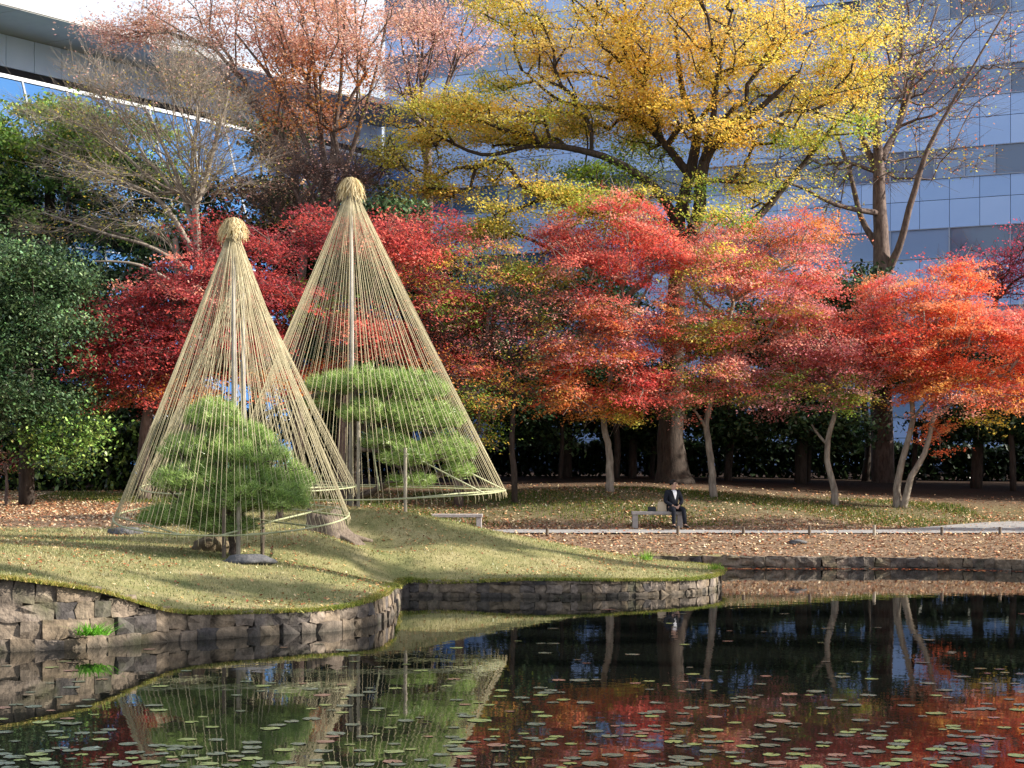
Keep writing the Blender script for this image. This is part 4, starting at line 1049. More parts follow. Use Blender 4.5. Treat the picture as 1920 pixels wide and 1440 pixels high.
pine('wide layered pine under the taller rope cone, trunk leaning left', 41.0,
     [(660, 965, .2, .17), (655, 900, .2, .15), (665, 830, .2, .13), (680, 770, 0, .10), (720, 730, -.1, .06)],
     [[(665, 830, .2, .09), (640, 760, .3, .08), (600, 740, .3, .07), (540, 760, .2, .055), (460, 785, 0, .04)], [(680, 780, 0, .08), (760, 790, -.3, .06), (830, 830, -.5, .04)], [(675, 800, 0, .07), (740, 830, .5, .05), (800, 870, .8, .03)], [(665, 840, .2, .06), (720, 850, -.8, .05), (760, 890, -1, .03)],
      [(600, 745, .3, .05), (590, 715, .3, .03)]],
     [(700, 722, 85, 36, 0, 1.2, 420), (765, 735, 80, 42, .2, 1.3, 420), (625, 728, 60, 28, .2, .9, 220), (795, 790, 80, 44, -.1, 1.4, 460), (700, 780, 70, 34, -.3, 1.1, 300), (835, 850, 60, 40, -.2, 1.2, 320), (765, 860, 60, 36, -.8, 1.0, 240), (770, 905, 50, 20, -.9, .7, 100), (860, 885, 32, 24, 0, .8, 130), (735, 770, 70, 40, .9, 1.0, 240), (720, 830, 50, 26, -.6, .8, 140), (600, 760, 40, 20, .3, .6, 80)], 102)
# third, hidden behind the front cone
pine('small sparse pine half hidden behind the front rope cone', 39.2,
     [(520, 990, 0, .09), (525, 940, 0, .07), (505, 880, 0, .06), (510, 830, 0, .04)],
     [[(510, 880, 0, .05), (560, 900, .2, .035), (600, 915, .3, .02)]],
     [(500, 860, 60, 24, 0, .8, 70), (560, 900, 50, 18, 0, .7, 50)], 103)

# ------------------------------------------------------------------ rope cones (snow ropes hung from a pole)
def straw_cap(root, base, p, rad, hgt, seed, n=650):
    rg = np.random.default_rng(seed)
    a = rg.uniform(0, 2 * np.pi, n)
    reach = rad * rg.uniform(.2, 1.12, n); drop = hgt * rg.uniform(.45, 1.05, n)
    segs = 5; V = []; 
    st = np.stack([np.cos(a), np.sin(a), np.zeros(n)], 1); sd = np.stack([-np.sin(a), np.cos(a), np.zeros(n)], 1)
    lay = rg.uniform(.0, 1, n)
    pts_ = []
    for k in range(segs + 1):
        t = k / segs
        r = reach * (t ** .58) * (.95 + .12 * t)
        z = hgt * .5 * (1 - lay * .25) - drop * t ** 1.6 * (.45 + .75 * reach / rad)
        pts_.append(p + st * r[:, None] + np.stack([np.zeros(n), np.zeros(n), z], 1) + sd * (rg.normal(0, .012 + .02 * t, n))[:, None])
    pts_ = np.stack(pts_, 1)                              # n, segs+1, 3
    w_ = .006
    Lf = pts_ - sd[:, None, :] * w_; Rt = pts_ + sd[:, None, :] * w_
    V = np.concatenate([Lf, Rt], 1).reshape(-1, 3)
    b = (np.arange(n) * 2 * (segs + 1))[:, None]; k = np.arange(segs)
    Fq = np.stack([b + k, b + k + 1, b + segs + 1 + k + 1, b + segs + 1 + k], -1).reshape(-1, 4)
    pal = np.array([lin(c) for c in ['dccb9c', 'cdb98a', 'eadcb4', 'b8a277']])
    c = np.repeat(pal[rg.integers(0, 4, n)] * rg.uniform(.75, 1.1, (n, 1)), 2 * (segs + 1), axis=0)
    return np_mesh('straw_cap', V, [Fq], STRAW, root, col=c, loc=tuple(base))

def rope_cone(label, Y0, apex_px, ring_px, rpx, nrope, seed, capr, caph, tilt=0.0, ring_arc=(0, 2 * math.pi), tailk=1.0, neck=.1, ry=1.0, ropes_r=.0052):
    rg = random.Random(seed); Y0 = D(Y0)
    c = at(ring_px[0], ring_px[1], Y0); ap = at(apex_px[0], apex_px[1], Y0)
    gz = hz(ap[0], ap[1]); base = np.array((ap[0], ap[1], gz)); bt = tuple(base)
    root = empty('rope_cone', bt); tag(root, label, 'rope cone', 'snow-support rope cones over pines')
    rad = rpx * Y0 / F
    q = Q(); q.tube([(ap[0], ap[1], gz - .2), (ap[0] + .02, ap[1], (gz + ap[2]) / 2), (ap[0], ap[1], ap[2] + .12)], [.06, .052, .038], 10)
    q.build('pole', POLE, root, smooth=True, loc=bt)
    def rp(th):
        wob = 1 + .02 * math.sin(3 * th + seed)
        return np.array((c[0] + rad * wob * math.cos(th), c[1] + rad * ry * wob * math.sin(th), c[2] + tilt * math.sin(th) + .02 * math.sin(2 * th + seed)))
    # bamboo ring in four overlapping canes
    for k in range(4):
        a0 = k * math.pi / 2 + .3; P = [rp(a0 + t * (math.pi / 2 + .16) / 12) + np.array((0, 0, .012 * (k % 2))) for t in range(13)]
        q = Q(); q.tube(P, .017, 7); q.build('ring_cane', BAMBOO, root, smooth=True, loc=bt)
    # stub collar of rope at the neck
    q = Q()
    for k in range(4):
        z = ap[2] - neck * .35 * k
        P = [(ap[0] + (.075 + .01 * k) * math.cos(t), ap[1] + (.075 + .01 * k) * math.sin(t), z + .01 * math.sin(3 * t)) for t in np.linspace(0, 2 * math.pi, 15)]
        q.tube(P, .018, 5, False)
    q.build('binding', ROPE, root, smooth=True, loc=bt)
    for k in range(nrope):
        th = 2 * math.pi * (k + rg.uniform(-.3, .3)) / nrope
        e = rp(th); e = e + np.array((0, 0, .0))
        st = ap + np.array((.06 * math.cos(th), .06 * math.sin(th), rg.uniform(-.12, .02)))
        P = []
        sag = rg.uniform(.0, .05)
        for t in np.linspace(0, 1, 9):
            p = st * (1 - t) + e * t; p[2] -= sag * math.sin(math.pi * t) ; P.append(p)
        P.append(e + np.array((.02 * math.cos(th), .02 * math.sin(th), -.05)))
        tail = rg.uniform(.05, .16) * tailk
        P.append(e + np.array((.03 * math.cos(th) + rg.uniform(-.02, .02), .03 * math.sin(th), -.05 - tail)))
        q = Q(); q.tube(P, ropes_r, 5, True)
        q.build('rope', ROPE, root, smooth=True, loc=bt)
    straw_cap(root, base, ap + np.array((0, 0, .02)), capr, caph, seed)
    return root, rp, bt
def cane(root, bt, a, b, r=.02, name='bamboo_strut', mat=None):
    q = Q(); a = np.array(a); b = np.array(b); m = (a + b) / 2 + np.array((0, 0, .02))
    q.tube([a, m, b], [r, r * .95, r * .8], 7); q.build(name, mat or BAMBOO, root, smooth=True, loc=bt)

r1, rp1, b1 = rope_cone('front cone of straw ropes with a straw cap over the round pine', 36, (437, 428), (431, 970), 219, 112, 1, .29, .40, tilt=.25)
cane(r1, b1, rp1(math.pi), rp1(math.pi * 1.42)); cane(r1, b1, rp1(0), rp1(math.pi * .55)); cane(r1, b1, rp1(-.6), rp1(math.pi * .8)); cane(r1, b1, rp1(-1.5), rp1(math.pi * .2))
r2, rp2, b2 = rope_cone('tallest cone of straw ropes with bright cap behind and right of the others', 41, (658, 351), (676, 921), 267, 118, 2, .33, .46, tilt=.12)
cane(r2, b2, rp2(0), at(700, 800, 45.6)); cane(r2, b2, rp2(.12), rp2(math.pi * .75)); cane(r2, b2, rp2(-.5), at(680, 810, 45)); cane(r2, b2, at(690, 790, 45.4), at(712, 920, 44), .022); cane(r2, b2, rp2(0), rp2(-1.2))
r3, rp3, b3 = rope_cone('smaller rope cone mostly hidden behind the front one, its cap peeking out', 39.2, (455, 497), (468, 912), 200, 84, 3, .20, .36, tilt=.14)
cane(r3, b3, rp3(0), rp3(math.pi * 1.3))

# support posts
def post(name, label, x, ytop, ybot, Y, r, mat, group=None, cat='post', cap=True):
    Y = D(Y)
    a = at(x, ytop, Y); b = at(x, ybot, Y); gz = hz(b[0], Y)
    q = Q(); q.tube([(0, 0, -.15), (0, 0, (a[2] - gz) * .5), (0, 0, a[2] - gz)], [r, r * 1.0, r * .95], 10)
    o = q.build(name, mat, None, smooth=False)
    o.location = (b[0], Y, gz); tag(o, label, cat, group)
    o.data.materials[0] = mat
    return o
for x, yt, yb, Y, lab in [(420, 935, 1050, 35.0, 'thin dark support post under the front pine, nearest the dark rock'), (447, 940, 1045, 35.1, 'pale support post under the front pine, right of its trunk'),
                          (492, 945, 1025, 35.8, 'dark short support post under the right bough of the front pine'),
                          (760, 840, 975, 40.0, 'slender upright post before the taller cone'), (672, 790, 962, 40.4, 'tall grey prop under the leaning pine trunk'), (648, 850, 965, 40.7, 'dark prop next to the tall pine trunk')]:
    post('support_post', lab, x, yt, yb, Y, .04, (PALE_POST if 'pale' in lab or 'grey' in lab or 'slender' in lab else WOOD_POST), 'props under the pines', 'support post')

# ------------------------------------------------------------------ rocks, stump
def rock(name, label, x, y, Y, sx, sy, sz, mat, seed, cat='rock'):
    Y = D(Y)
    bm = bmesh.new(); bmesh.ops.create_icosphere(bm, subdivisions=3, radius=1)
    r = random.Random(seed); from mathutils import noise as mn
    off = Vector((seed * 3.1, seed, 0))
    for v in bm.verts:
        n = mn.noise(v.co * 1.3 + off) * .35 + mn.noise(v.co * 3.5 + off) * .12
        v.co *= 1 + n
        v.co = Vector((v.co.x * sx, v.co.y * sy, max(v.co.z, -.4) * sz))
    me = bpy.data.meshes.new(name); bm.to_mesh(me); bm.free(); me.materials.append(mat)
    for p in me.polygons: p.use_smooth = True
    o = bpy.data.objects.new(name, me); C.objects.link(o)
    p = at(x, y, Y); o.location = (p[0], Y, hz(p[0], Y) + sz * .15); tag(o, label, cat); return o
rock('rock', 'flat dark grey-blue rock in the grass before the front pine', 466, 1056, 34.7, .50, .35, .14, ROCK, 4)
rock('rock', 'brown mossy rock left of the front pine trunk', 398, 1030, 36.0, .44, .35, .26, BROWNROCK, 5)
rock('rock', 'low bluish stone in the grass left of the front cone', 235, 1015, 38.0, .36, .3, .14, ROCK, 6)
rock('rock', 'small dark stone half hidden in leaves on the far bank', 1495, 1037, 43.6, .22, .15, .08, ROCK, 7)
# stump
def stump():
    p = at(612, 1000, 41.2); gz = hz(p[0], 41.2); base = (p[0], 41.2, gz)
    root = empty('tree_stump', base); tag(root, 'dark weathered tree stump with flared roots right of the front cone', 'stump')
    rg = random.Random(9); n = 26; V = []; rings = [(-.15, .66), (.06, .50), (.2, .40), (.38, .34), (.55, .32)]
    for k, (z, r) in enumerate(rings):
        for j in range(n):
            th = 2 * math.pi * j / n
            rr = r * (1 + (.16 if k < 3 else .08) * math.sin(5 * th + 1) + .07 * math.sin(11 * th) + rg.uniform(-.03, .03))
            zz = z + (.10 * math.sin(2 * th + .6) + rg.uniform(-.05, .05) if k == 4 else 0)
            V.append((rr * math.cos(th) * 1.1 - z * .12, rr * math.sin(th), zz))
    Fc = [(k * n + j, k * n + (j + 1) % n, (k + 1) * n + (j + 1) % n, (k + 1) * n + j) for k in range(4) for j in range(n)]
    V.append((-.05, 0, .42)); c = len(V) - 1
    o = np_mesh('bole', V, [Fc, [(4 * n + j, 4 * n + (j + 1) % n, c) for j in range(n)]], WOOD_POST, root)
    q = Q()
    for th, l in ((.2, .5), (2.2, .35), (-.9, .55), (3.6, .4), (1.2, .4)):
        q.tube([(.3 * math.cos(th), .3 * math.sin(th), .12), (.55 * math.cos(th), .5 * math.sin(th), .02), ((.5 + l) * math.cos(th), (.5 + l) * math.sin(th), -.08)], [.13, .08, .03], 7)
    q.build('roots', WOOD_POST, root, smooth=True)
stump()

# small plants
def tuft(label, x, y, Y, n, hgt, cols, z=None, wid=.012, lean=.5, spread=.12, seed=1, name='grass_tuft'):
    Y = D(Y); p = at(x, y, Y); rg = np.random.default_rng(seed); zz = hz(p[0], Y) if z is None else z
    P = np.column_stack([rg.normal(0, spread, n), rg.normal(0, spread * .7, n), np.full(n, 0.0)]) + np.array((p[0], Y, zz))
    o = blades(name, label, P, hgt, wid, cols, seed, lean)
    o['category'] = 'plant'; o['kind'] = 'thing'; return o
tuft('bright green leafy tuft growing out of the near stone wall', 174, 1186, 30.0, 130, .16, ['6fae3a', '86c04a', '58942e'], z=.22, wid=.02, seed=5, lean=1.1)
tuft('upright grass clump on the ridge of the lawn spit', 1207, 1048, 39.8, 60, .22, ['88b04a', '9cc058', '6c9438'], wid=.010, seed=6, spread=.10)
tuft('weeds hanging at the very tip of the lawn spit', 1342, 1092, 39.0, 80, .16, ['7aa03e', '8fb04a'], wid=.012, seed=7, spread=.12)

# ------------------------------------------------------------------ posts along the path
labs = ['wooden peg just above the end of the lawn ridge', 'wooden peg in front of the seated man', 'wooden peg first to the right of the seated man', 'wooden peg at the foot of the crooked maple', 'pale wooden peg midway between crooked and twin maples',
        'wooden peg right of the twin-stemmed maple', 'wooden peg nearest the right edge of the photo']
for (x, yt, yb), lab in zip([(1026, 990, 1002), (1271, 986, 1004), (1394, 988, 1006), (1518, 985, 1004), (1639, 984, 1006), (1766, 988, 1006), (1875, 988, 1006)], labs):
    o = post('path_peg', lab, x, yt, yb, 44.55, .042, PALE_POST if 'pale' in lab else WOOD_POST, 'wooden pegs along the path')

# ------------------------------------------------------------------ benches
def bench(label, x0, x1, Y):
    Y = D(Y)
    X0 = (x0 - 960) / F * Y; X1 = (x1 - 960) / F * Y; cx = (X0 + X1) / 2; wd = X1 - X0; z = hz(cx, Y)
    root = empty('bench', (cx, Y, z)); tag(root, label, 'bench', 'low slab benches by the path')
    def bev(q, name):
        o = q.build(name, BENCH, root); md = o.modifiers.new('b', 'BEVEL'); md.width = .015; md.segments = 2; return o
    q = Q(); q.box(-wd / 2, wd / 2, -.2, .2, .36, .45); bev(q, 'seat')
    for s in (-1, 1):
        a = s * (wd / 2 - .10); q = Q(); q.box(a - .075, a + .075, -.17, .17, -.08, .358); bev(q, 'leg')
    return root, cx, z
bench('empty low slab bench beside the path right of the tall cone', 810, 905, 46.6)
bn, bcx, bz = bench('low slab bench the man in the dark suit sits on', 1184, 1281, 47.0)

# ------------------------------------------------------------------ seated man
SUIT = plain('dark_suit', (.012, .014, .022), .8, .2); SHIRT = plain('white_shirt', (.72, .72, .76), .8, .2)
SKIN = plain('skin', (.48, .29, .21), .55, .4); HAIR = plain('black_hair', (.012, .010, .009), .6, .3); SHOE = plain('black_shoe', (.01, .01, .01), .35, .5)
def skin(name, pts, edges, rad, mat, parent, sub=2):
    me = bpy.data.meshes.new(name); me.from_pydata([tuple(p) for p in pts], edges, []); me.materials.append(mat)
    o = bpy.data.objects.new(name, me); C.objects.link(o); o.parent = parent
    md = o.modifiers.new('skin', 'SKIN'); md.use_smooth_shade = True
    for i, r in enumerate(rad):
        sv = me.skin_vertices[0].data[i]; sv.radius = (r, r) if np.isscalar(r) else r
        sv.use_root = (i == 0)
    sd = o.modifiers.new('sub', 'SUBSURF'); sd.levels = sub; sd.render_levels = sub
    return o
def man():
    X = (1262 - 960) / F * 53.3; root = empty('person', (X, 53.3, bz), R(14)); tag(root, 'seated man in dark suit and white shirt, head turned up to the right', 'person')
    # local: -y faces the pond
    J = dict(pel=(0, .02, .53), sp=(0, .03, .70), ch=(0, .02, .88), nk=(0, .0, 1.03), hd0=(.005, -.02, 1.10), hd=(.02, -.03, 1.20), crown=(.02, -.01, 1.28),
             sl=(-.17, .02, .97), sr=(.17, .02, .97), el=(-.24, -.03, .72), er=(.25, -.03, .72), wl=(-.06, -.24, .60), wr=(.08, -.25, .60),
             hl=(-.09, 0, .52), hr=(.09, 0, .52), kl=(-.13, -.42, .53), kr=(.17, -.40, .53), al=(-.12, -.42, .09), ar=(.20, -.44, .09), tl=(-.13, -.58, .04), tr=(.23, -.60, .04))
    K = list(J); P = [J[k] for k in K]; ix = {k: i for i, k in enumerate(K)}
    E = [(ix[a], ix[b]) for a, b in [('pel', 'sp'), ('sp', 'ch'), ('ch', 'nk'), ('nk', 'hd0'), ('hd0', 'hd'), ('hd', 'crown'), ('ch', 'sl'), ('sl', 'el'), ('el', 'wl'), ('ch', 'sr'), ('sr', 'er'), ('er', 'wr'),
                                     ('pel', 'hl'), ('hl', 'kl'), ('kl', 'al'), ('al', 'tl'), ('pel', 'hr'), ('hr', 'kr'), ('kr', 'ar'), ('ar', 'tr')]]
    rd = dict(pel=(.13, .10), sp=(.12, .09), ch=(.14, .10), nk=.052, hd0=.062, hd=(.078, .092), crown=.06, sl=.06, sr=.06, el=.042, er=.042, wl=.028, wr=.028, hl=.085, hr=.085, kl=.055, kr=.055, al=.035, ar=.035, tl=.03, tr=.03)
    body_ed = E; skin('body', P, E, [rd[k] for k in K], SKIN, root)
    # jacket
    jk = ['pel', 'sp', 'ch', 'sl', 'el', 'wl', 'sr', 'er', 'wr', 'nk']
    JP = [list(J[k]) for k in jk]
    for k, q_ in ((5, ('el', 'wl')), (8, ('er', 'wr'))):
        a, b = np.array(J[q_[0]]), np.array(J[q_[1]]); JP[k] = list(a + (b - a) * .88)
    JP[9][2] = 1.0
    skin('jacket', JP, [(0, 1), (1, 2), (2, 3), (3, 4), (4, 5), (2, 6), (6, 7), (7, 8), (2, 9)], [(.16, .13), (.16, .13), (.185, .14), .098, .062, .047, .098, .062, .047, .07], SUIT, root)
    # shirt front (V) and collar
    q = Q()
    q.add([(-.055, -.13, 1.02), (.060, -.13, 1.02), (.052, -.165, .93), (.012, -.17, .78), (-.040, -.165, .93), (0, -.13, 1.03)], [(0, 4, 3, 2, 1, 5)])
    o = q.build('shirt', SHIRT, root); sm = o.modifiers.new('s', 'SOLIDIFY'); sm.thickness = .02
    q = Q(); q.tube([(.065 * math.cos(t), -.01 + .062 * math.sin(t), 1.015 - .02 * math.sin(t)) for t in np.linspace(0, 2 * math.pi, 14)], .014, 6, False); q.build('collar', SHIRT, root, smooth=True)
    tk = [('hl', 'kl', 'al'), ('hr', 'kr', 'ar')]
    P2 = [J['pel']]; E2 = []; R2 = [(.15, .12)]
    for a, b, c in tk:
        i = len(P2); P2 += [J[a], J[b], J[c]]; E2 += [(0, i), (i, i + 1), (i + 1, i + 2)]; R2 += [.10, .075, .055]
    skin('trousers', P2, E2, R2, SUIT, root)
    for s, a, t in ((-1, 'al', 'tl'), (1, 'ar', 'tr')):
        p, t_ = np.array(J[a]), np.array(J[t])
        skin('shoe', [p + (0, .05, -.045), p + (0, -.02, -.035), t_ + (0, .02, 0), t_ + (0, -.04, -.002)], [(0, 1), (1, 2), (2, 3)], [.04, .048, .042, .03], SHOE, root, 1)
    # head details (turned to +x, raised)
    hd = Vector(J['hd']); face = Vector((.62, -.74, .22)).normalized(); side = face.cross(Vector((0, 0, 1))).normalized(); upv = side.cross(face)
    def hp(f, s, u): return hd + face * f + side * s + upv * u
    q = Q(); q.tube([hp(.075, 0, .03), hp(.108, 0, -.012), hp(.08, 0, -.02)], [.01, .017, .01], 6); q.build('nose', SKIN, root, smooth=True)
    for s in (-1, 1):
        q = Q(); q.tube([hp(-.01, s * .078, .02), hp(-.015, s * .092, .0), hp(-.005, s * .08, -.03)], [.012, .016, .008], 6); q.build('ear', SKIN, root, smooth=True)
        q = Q(); q.tube([hp(.082, s * .045, .02), hp(.09, s * .03, .021), hp(.084, s * .018, .019)], [.005, .009, .005], 6); q.build('eye', HAIR, root, smooth=True)
    q = Q(); q.tube([hp(.078, -.025, -.052), hp(.088, 0, -.05), hp(.078, .025, -.052)], [.004, .007, .004], 6); q.build('mouth', plain('lips', (.35, .13, .11)), root, smooth=True)
    bm = bmesh.new(); bmesh.ops.create_icosphere(bm, subdivisions=3, radius=.115)
    rr = random.Random(3)
    for v in bm.verts:
        d_ = v.co.normalized(); fv = d_.dot(face); uv = d_.dot(upv)
        if fv > .35 and uv < .45 or uv < -.35: v.co *= .62
        else: v.co *= 1 + rr.uniform(-.05, .08)
        v.co += hp(-.018, 0, .035)
    me = bpy.data.meshes.new('hair'); bm.to_mesh(me); bm.free(); me.materials.append(HAIR); o = bpy.data.objects.new('hair', me); C.objects.link(o); o.parent = root
    # hands clasped in the lap, five fingers each
    for s, wk, ek in ((-1, 'wl', 'el'), (1, 'wr', 'er')):
        w0 = np.array(J[wk]); dr = np.array((-s * .55, -.75, -.25)); dr = dr / np.linalg.norm(dr); sdv = np.cross(dr, (0, 0, 1)); sdv /= np.linalg.norm(sdv)
        pts_ = [w0, w0 + dr * .05]; ed = [(0, 1)]; ra = [.026, .030]
        for f in range(4):
            o2 = (f - 1.5) * .019; l = (.065, .075, .07, .055)[f]; i = len(pts_)
            pts_ += [w0 + dr * .085 + sdv * o2, w0 + dr * (.085 + l * .5) + sdv * o2 + (0, 0, -.012), w0 + dr * (.085 + l * .75) + sdv * o2 + (0, 0, -.042)]
            ed += [(1, i), (i, i + 1), (i + 1, i + 2)]; ra += [.0105, .009, .008]
        i = len(pts_); pts_ += [w0 + dr * .045 + sdv * .035 * s, w0 + dr * .08 + sdv * .045 * s]; ed += [(1, i), (i, i + 1)]; ra += [.012, .009]
        skin('hand', pts_, ed, ra, SKIN, root, 1)
man()
BAGB = plain('beige_bag_cloth', (.52, .42, .30), .9, .2); BAGK = plain('black_bag_leather', (.015, .015, .017), .5, .4)
def bag(name, label, x, Y, w_, d_, h_, mat, z):
    Y = D(Y); X = (x - 960) / F * Y; root = empty(name, (X, Y, z)); tag(root, label, 'bag')
    bm = bmesh.new(); bmesh.ops.create_cube(bm, size=1); bmesh.ops.subdivide_edges(bm, edges=bm.edges[:], cuts=2, use_grid_fill=True)
    for v in bm.verts:
        t = v.co.z + .5; v.co.x *= w_ * (1 - .12 * t) * (1 + .04 * math.sin(v.co.z * 9)); v.co.y *= d_ * (1 - .35 * t); v.co.z = t * h_
    bmesh.ops.bevel(bm, geom=[e for e in bm.edges], offset=.004, segments=1, affect='EDGES')
    me = bpy.data.meshes.new('bag_body'); bm.to_mesh(me); bm.free(); me.materials.append(mat); o = bpy.data.objects.new('bag_body', me); C.objects.link(o); o.parent = root
    q = Q(); q.tube([(w_ * .25 * math.cos(t), 0, h_ * .96 + .07 * math.sin(t)) for t in np.linspace(0, math.pi, 10)], .009, 6); q.build('handle', mat, root, smooth=True)
bag('shoulder_bag', 'beige upright bag on the bench beside the man', 1241, 47.0, .26, .16, .27, BAGB, bz + .45)
bag('handbag', 'low black bag left of the beige bag on the bench', 1222, 46.95, .24, .16, .13, BAGK, bz + .45)

# ------------------------------------------------------------------ lily pads
PADM = []
for i, c in enumerate([('36423a', '505e54'), ('4c5a38', '788850'), ('5c443c', '7a5c54')]):
    m = noisy('lily_pad_%s' % ('green', 'olive', 'russet')[i], lin(c[0]), lin(c[1]), 6, .22, .1, spec=.9)
    PADM.append(m)
def pad_mesh(seed, mat):
    r = random.Random(seed); n = 16; V = [(0, 0, .006)]; 
    for j in range(n + 1):
        th = .22 + (2 * math.pi - .44) * j / n
        rr = 1 + r.uniform(-.05, .05)
        V.append((rr * math.cos(th), rr * math.sin(th), .004 + abs(r.gauss(0, .02))))
    me = bpy.data.meshes.new('lily_pad'); me.from_pydata(V, [], [(0, j + 1, j + 2) for j in range(n)]); me.materials.append(mat)
    return me
pads = [pad_mesh(i, PADM[(0, 0, 1, 0, 0, 1, 0, 2, 0, 1, 0, 0)[i % 12]]) for i in range(12)]
rg = np.random.default_rng(77)
cand = []
while len(cand) < 680:
    x = rg.uniform(-60, 1980); y = rg.uniform(1140, 1500)
    t = (y - 1140) / 300
    dens = .05 + .95 * np.clip(t, 0, 1) ** 2.8
    if x < 950: dens *= .7
    if x < 260: dens *= 1.3 if y > 1235 else 0
    clump = .5 + .5 * math.sin(x * .011 + y * .02 + 1.3) * math.sin(x * .023 - y * .031)
    if rg.uniform() > dens * (.35 + .9 * clump): continue
    Y = F * H / (y - HOR); X = (x - 960) / F * Y
    if inside(np.array([[X, Y + .25]]), LAND)[0] or inside(np.array([[X, Y]]), LAND)[0]: continue
    r = rg.uniform(.05, .11) if rg.uniform() < .8 else rg.uniform(.09, .14)
    if any((X - a) ** 2 + (Y - b) ** 2 < (r + c_) ** 2 * .8 for a, b, c_ in cand[-1500:]): continue
    cand.append((X, Y, r))
cand.sort(key=lambda t: -t[2] / t[1] * (1 if abs(t[0] / t[1]) < .33 and t[1] > 17 else .1))
GL = {0: 'round floating lily pad among many on the dark pond'}
for i, (X, Y, r) in enumerate(cand[:290]):
    o = bpy.data.objects.new('lily_pad', pads[int(rg.integers(0, 12))]); C.objects.link(o)
    o.location = (X, Y, .004); o.rotation_euler = (rg.normal(0, .012), rg.normal(0, .012), rg.uniform(0, 6.28)); o.scale = (r, r * rg.uniform(.85, 1), r)
    tag(o, GL[0], 'lily pad', 'lily pads floating on the pond')
q = Q(); q2 = []
for X, Y, r in cand[290:]:
    n = 9; a0 = rg.uniform(0, 6.28); q.cur = int((0, 0, 0, 1, 1, 2)[rg.integers(0, 6)])
    q.add([(X, Y, .008)] + [(X + r * math.cos(a0 + .25 + 5.78 * j / n), Y + r * math.sin(a0 + .25 + 5.78 * j / n), .006) for j in range(n + 1)], [(0, j + 1, j + 2) for j in range(n)])
o = q.build('distant_lily_pads', None, mats=PADM); tag(o, 'smaller lily pads scattered over the pond', 'lily pads', kind='stuff')

# ------------------------------------------------------------------ blue glass office block (right)
PANEL = [noisy('blue_metal_panel', (.33, .50, .84), (.39, .57, .90), .25, .38, 0, spec=.5),
         noisy('blue_metal_panel_light', (.37, .54, .87), (.43, .60, .92), .25, .36, 0, spec=.5),
         noisy('blue_metal_panel_deep', (.30, .47, .80), (.35, .53, .86), .25, .42, 0, spec=.5)]
GLASS = plain('window_glass', (.06, .12, .23), .03, .9); GLASS2 = plain('window_glass_blinds', (.19, .31, .52), .12, .7)
JOINT = plain('dark_joint', (.06, .08, .13), .6, .3); SILL = plain('aluminium_trim', (.33, .38, .48), .4, .5)
def office():
    Apt = Vector((-7.05, 106.7, 0)); d = Vector((.871, -.491, 0)).normalized(); nrm = Vector((-d.y * -1, -d.x, 0)); nrm = Vector((d.y, -d.x, 0))
    root = empty('office_building', (Apt.x, Apt.y, 2.0)); rz = math.atan2(d.y, d.x); root.rotation_euler = (0, 0, rz)
    tag(root, 'blue-panelled office block with ribbon windows rising behind the yellow tree', 'office building')
    # local: x along facade, -y outward, z up from 1.8
    L = 50.75; base = 2.0; ncol = 35; cw = 1.45
    q = Q(); q.box(0, L, .06, 30, -.5, 36.0); q.build('wall', JOINT, root)
    # end wall cladding (left side, seen edge-on)
    for k in range(6):
        q = Q(); q.box(-.05, 0, .05 + 4 * k + .02, 4.05 + 4 * k - .02, 0, 36); q.build('side_panel', PANEL[k % 3], root)
    rg = random.Random(8)
    wb = 12.33 - 2 * 3.77 - base       # first window bottom above base
    pan = {}
    def pm(w_, h_, mi):
        key = (round(w_, 2), round(h_, 2), mi)
        if key not in pan:
            q = Q(); q.box(.014, w_ - .014, 0, .055, .014, h_ - .014)
            o = q.build('panel', PANEL[mi] if mi < 3 else (GLASS, GLASS2)[mi - 3]); pan[key] = o.data; bpy.data.objects.remove(o)
        return pan[key]
    stuff = Q(); nP = 0
    items = []
    for fl in range(-1, 8):
        zb = wb + fl * 3.77
        for c in range(ncol):
            items.append((c, zb - 2.34, 1.34)); items.append((c, zb - 1.0, 1.0))
    items = [it for it in items if it[1] > -1.3]
    # which ones the photo shows: those hidden behind the yellow crown, above the frame or past the right edge go to the joined part
    def vis(c, z):
        P = Apt + d * (c * cw + .75); x = 960 + P.x / P.y * F; y = HOR - (z + base - H) / P.y * F
        return (x > 1370 or x < 1000) and x < 1930 and 0 < y < 850
    for c, z, h in items:
        mi = rg.choice((0, 0, 1, 2))
        if vis(c, z + h / 2) and nP < 290:
            o = bpy.data.objects.new('panel', pm(cw, h, mi)); C.objects.link(o); o.parent = root; o.location = (c * cw, 0, z); nP += 1
            o.rotation_euler = (rg.uniform(-.0015, .0015), 0, rg.uniform(-.0015, .0015))
        else:
            stuff.cur = mi; stuff.box(c * cw + .014, c * cw + cw - .014, 0, .055, z + .014, z + h - .014)
    o = stuff.build('far_panels', None, root, mats=PANEL); o['kind'] = 'stuff'
    nW = 0
    for fl in range(-1, 8):
        zb = wb + fl * 3.77
        if zb < 0: continue
        c = 0
        q = Q(); q.box(0, L, -.03, .057, zb + 1.40, zb + 1.43); q.box(0, L, -.05, .057, zb + .0, zb + .04); q.build('sill', SILL, root)
        while c < L - 1:
            wd = rg.choice((2.9, 1.45, 1.45, 2.9, .725)); wd = min(wd, L - c)
            mi = rg.choice((3, 3, 4, 4))
            w2 = bpy.data.objects.new('window', pm(wd, 1.36, mi)); C.objects.link(w2); w2.parent = root; w2.location = (c, .05, zb + .04)
            w2.rotation_euler = (rg.uniform(-.004, .004), 0, rg.uniform(-.004, .004))
            q = Q(); q.box(c - .03, c + .03, -.03, .06, zb + .042, zb + 1.398); m = q.build('mullion', SILL, root)
            nW += 1; c += wd
    print('office panels', nP, 'windows', nW)
office()

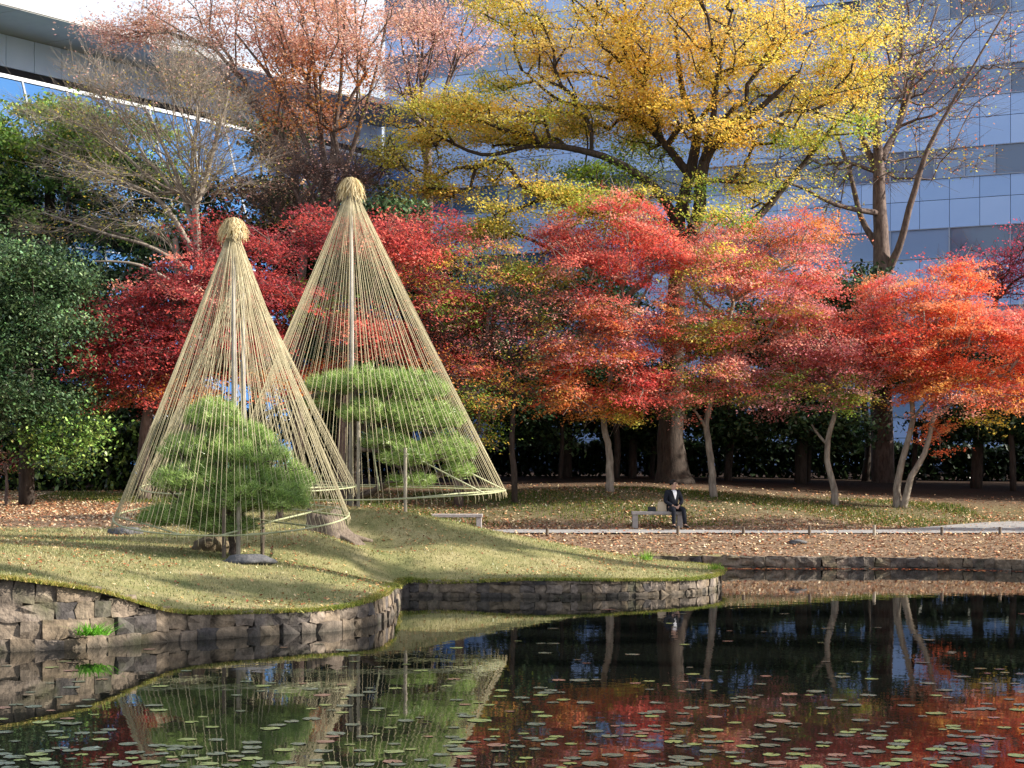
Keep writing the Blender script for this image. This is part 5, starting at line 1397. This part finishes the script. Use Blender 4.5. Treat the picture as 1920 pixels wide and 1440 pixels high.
# ------------------------------------------------------------------ hall with overhanging roof (left)
WHITEP = noisy('pale_blue_panel', (.50, .63, .82), (.58, .70, .88), .4, .45, 0, spec=.4)
SOFFIT = noisy('grey_soffit', (.30, .30, .30), (.38, .38, .37), .5, .6, .0)
ROOFM = plain('roof_metal', (.62, .64, .68), .4, .5); FRAMEM = plain('white_frame', (.70, .74, .80), .4, .4)
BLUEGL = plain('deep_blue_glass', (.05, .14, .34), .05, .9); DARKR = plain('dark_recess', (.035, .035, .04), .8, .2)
def hall():
    d = Vector((.534, .845, 0)).normalized(); A0 = Vector((-20.0, 75, 0)) - d * 16
    root = empty('glass_hall', (A0.x, A0.y, 0)); root.rotation_euler = (0, 0, math.atan2(d.y, d.x))
    tag(root, 'low glass-walled hall with broad white overhanging roof at upper left', 'building')
    L = 41.5   # local x along the front, -y outward (towards the pond)
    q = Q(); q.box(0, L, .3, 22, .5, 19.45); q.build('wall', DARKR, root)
    q = Q()
    q.add([(0, -3.4, 19.53), (L, -3.4, 19.53), (L, -3.5, 19.75), (0, -3.5, 19.75), (0, 24, 20.6), (L, 24, 20.6), (0, 24, 19.53), (L, 24, 19.53)],
          [(0, 1, 2, 3), (3, 2, 5, 4), (0, 6, 7, 1), (4, 5, 7, 6), (0, 3, 4, 6), (1, 7, 5, 2)])
    q.build('roof', ROOFM, root)
    n = 9
    for k in range(n):
        q = Q(); q.box(k * L / n + .02, (k + 1) * L / n - .02, -3.36, .28, 19.49, 19.525); q.build('soffit_panel', SOFFIT, root)
    x = 0
    while x < L - .1:
        q = Q(); q.box(x + .015, min(x + 1.48, L), .20, .295, 18.22, 19.47); q.build('panel', WHITEP, root); x += 1.5
    q = Q(); q.box(0, L, -.45, -.3, 17.62, 17.76); q.build('gutter_rail', FRAMEM, root)
    x = 0
    while x < L - .1:
        q = Q()
        z0, z1 = 17.6, 1.2; y0, y1 = -.38, -5.5
        q.add([(x + .06, y0, z0), (x + 2.34, y0, z0), (x + 2.34 , y1, z1), (x + .06, y1, z1), (x + .06, y0 + .06, z0), (x + 2.34, y0 + .06, z0), (x + 2.34, y1 + .06, z1), (x + .06, y1 + .06, z1)],
              [(3, 2, 1, 0), (4, 5, 6, 7), (0, 1, 5, 4), (2, 3, 7, 6), (0, 4, 7, 3), (1, 2, 6, 5)])
        q.build('glass_pane', BLUEGL, root)
        q = Q(); q.tube([(x, y0 - .03, z0), (x, y1 - .03, z1)], .05, 4); q.build('glazing_bar', FRAMEM, root)
        for zt in (.4, .8):
            yy = y0 + (y1 - y0) * zt - .03; zz = z0 + (z1 - z0) * zt
            q = Q(); q.tube([(x + .06, yy, zz), (x + 2.34, yy, zz)], .03, 4); q.build('cross_bar', FRAMEM, root)
        x += 2.4
hall()
dg = sum(len(o.data.loops) - 2 * len(o.data.polygons) for o in bpy.data.objects if o.type == 'MESH')
print('triangles', dg)
print('objects', len(bpy.data.objects), 'tris approx', NTRI[0])
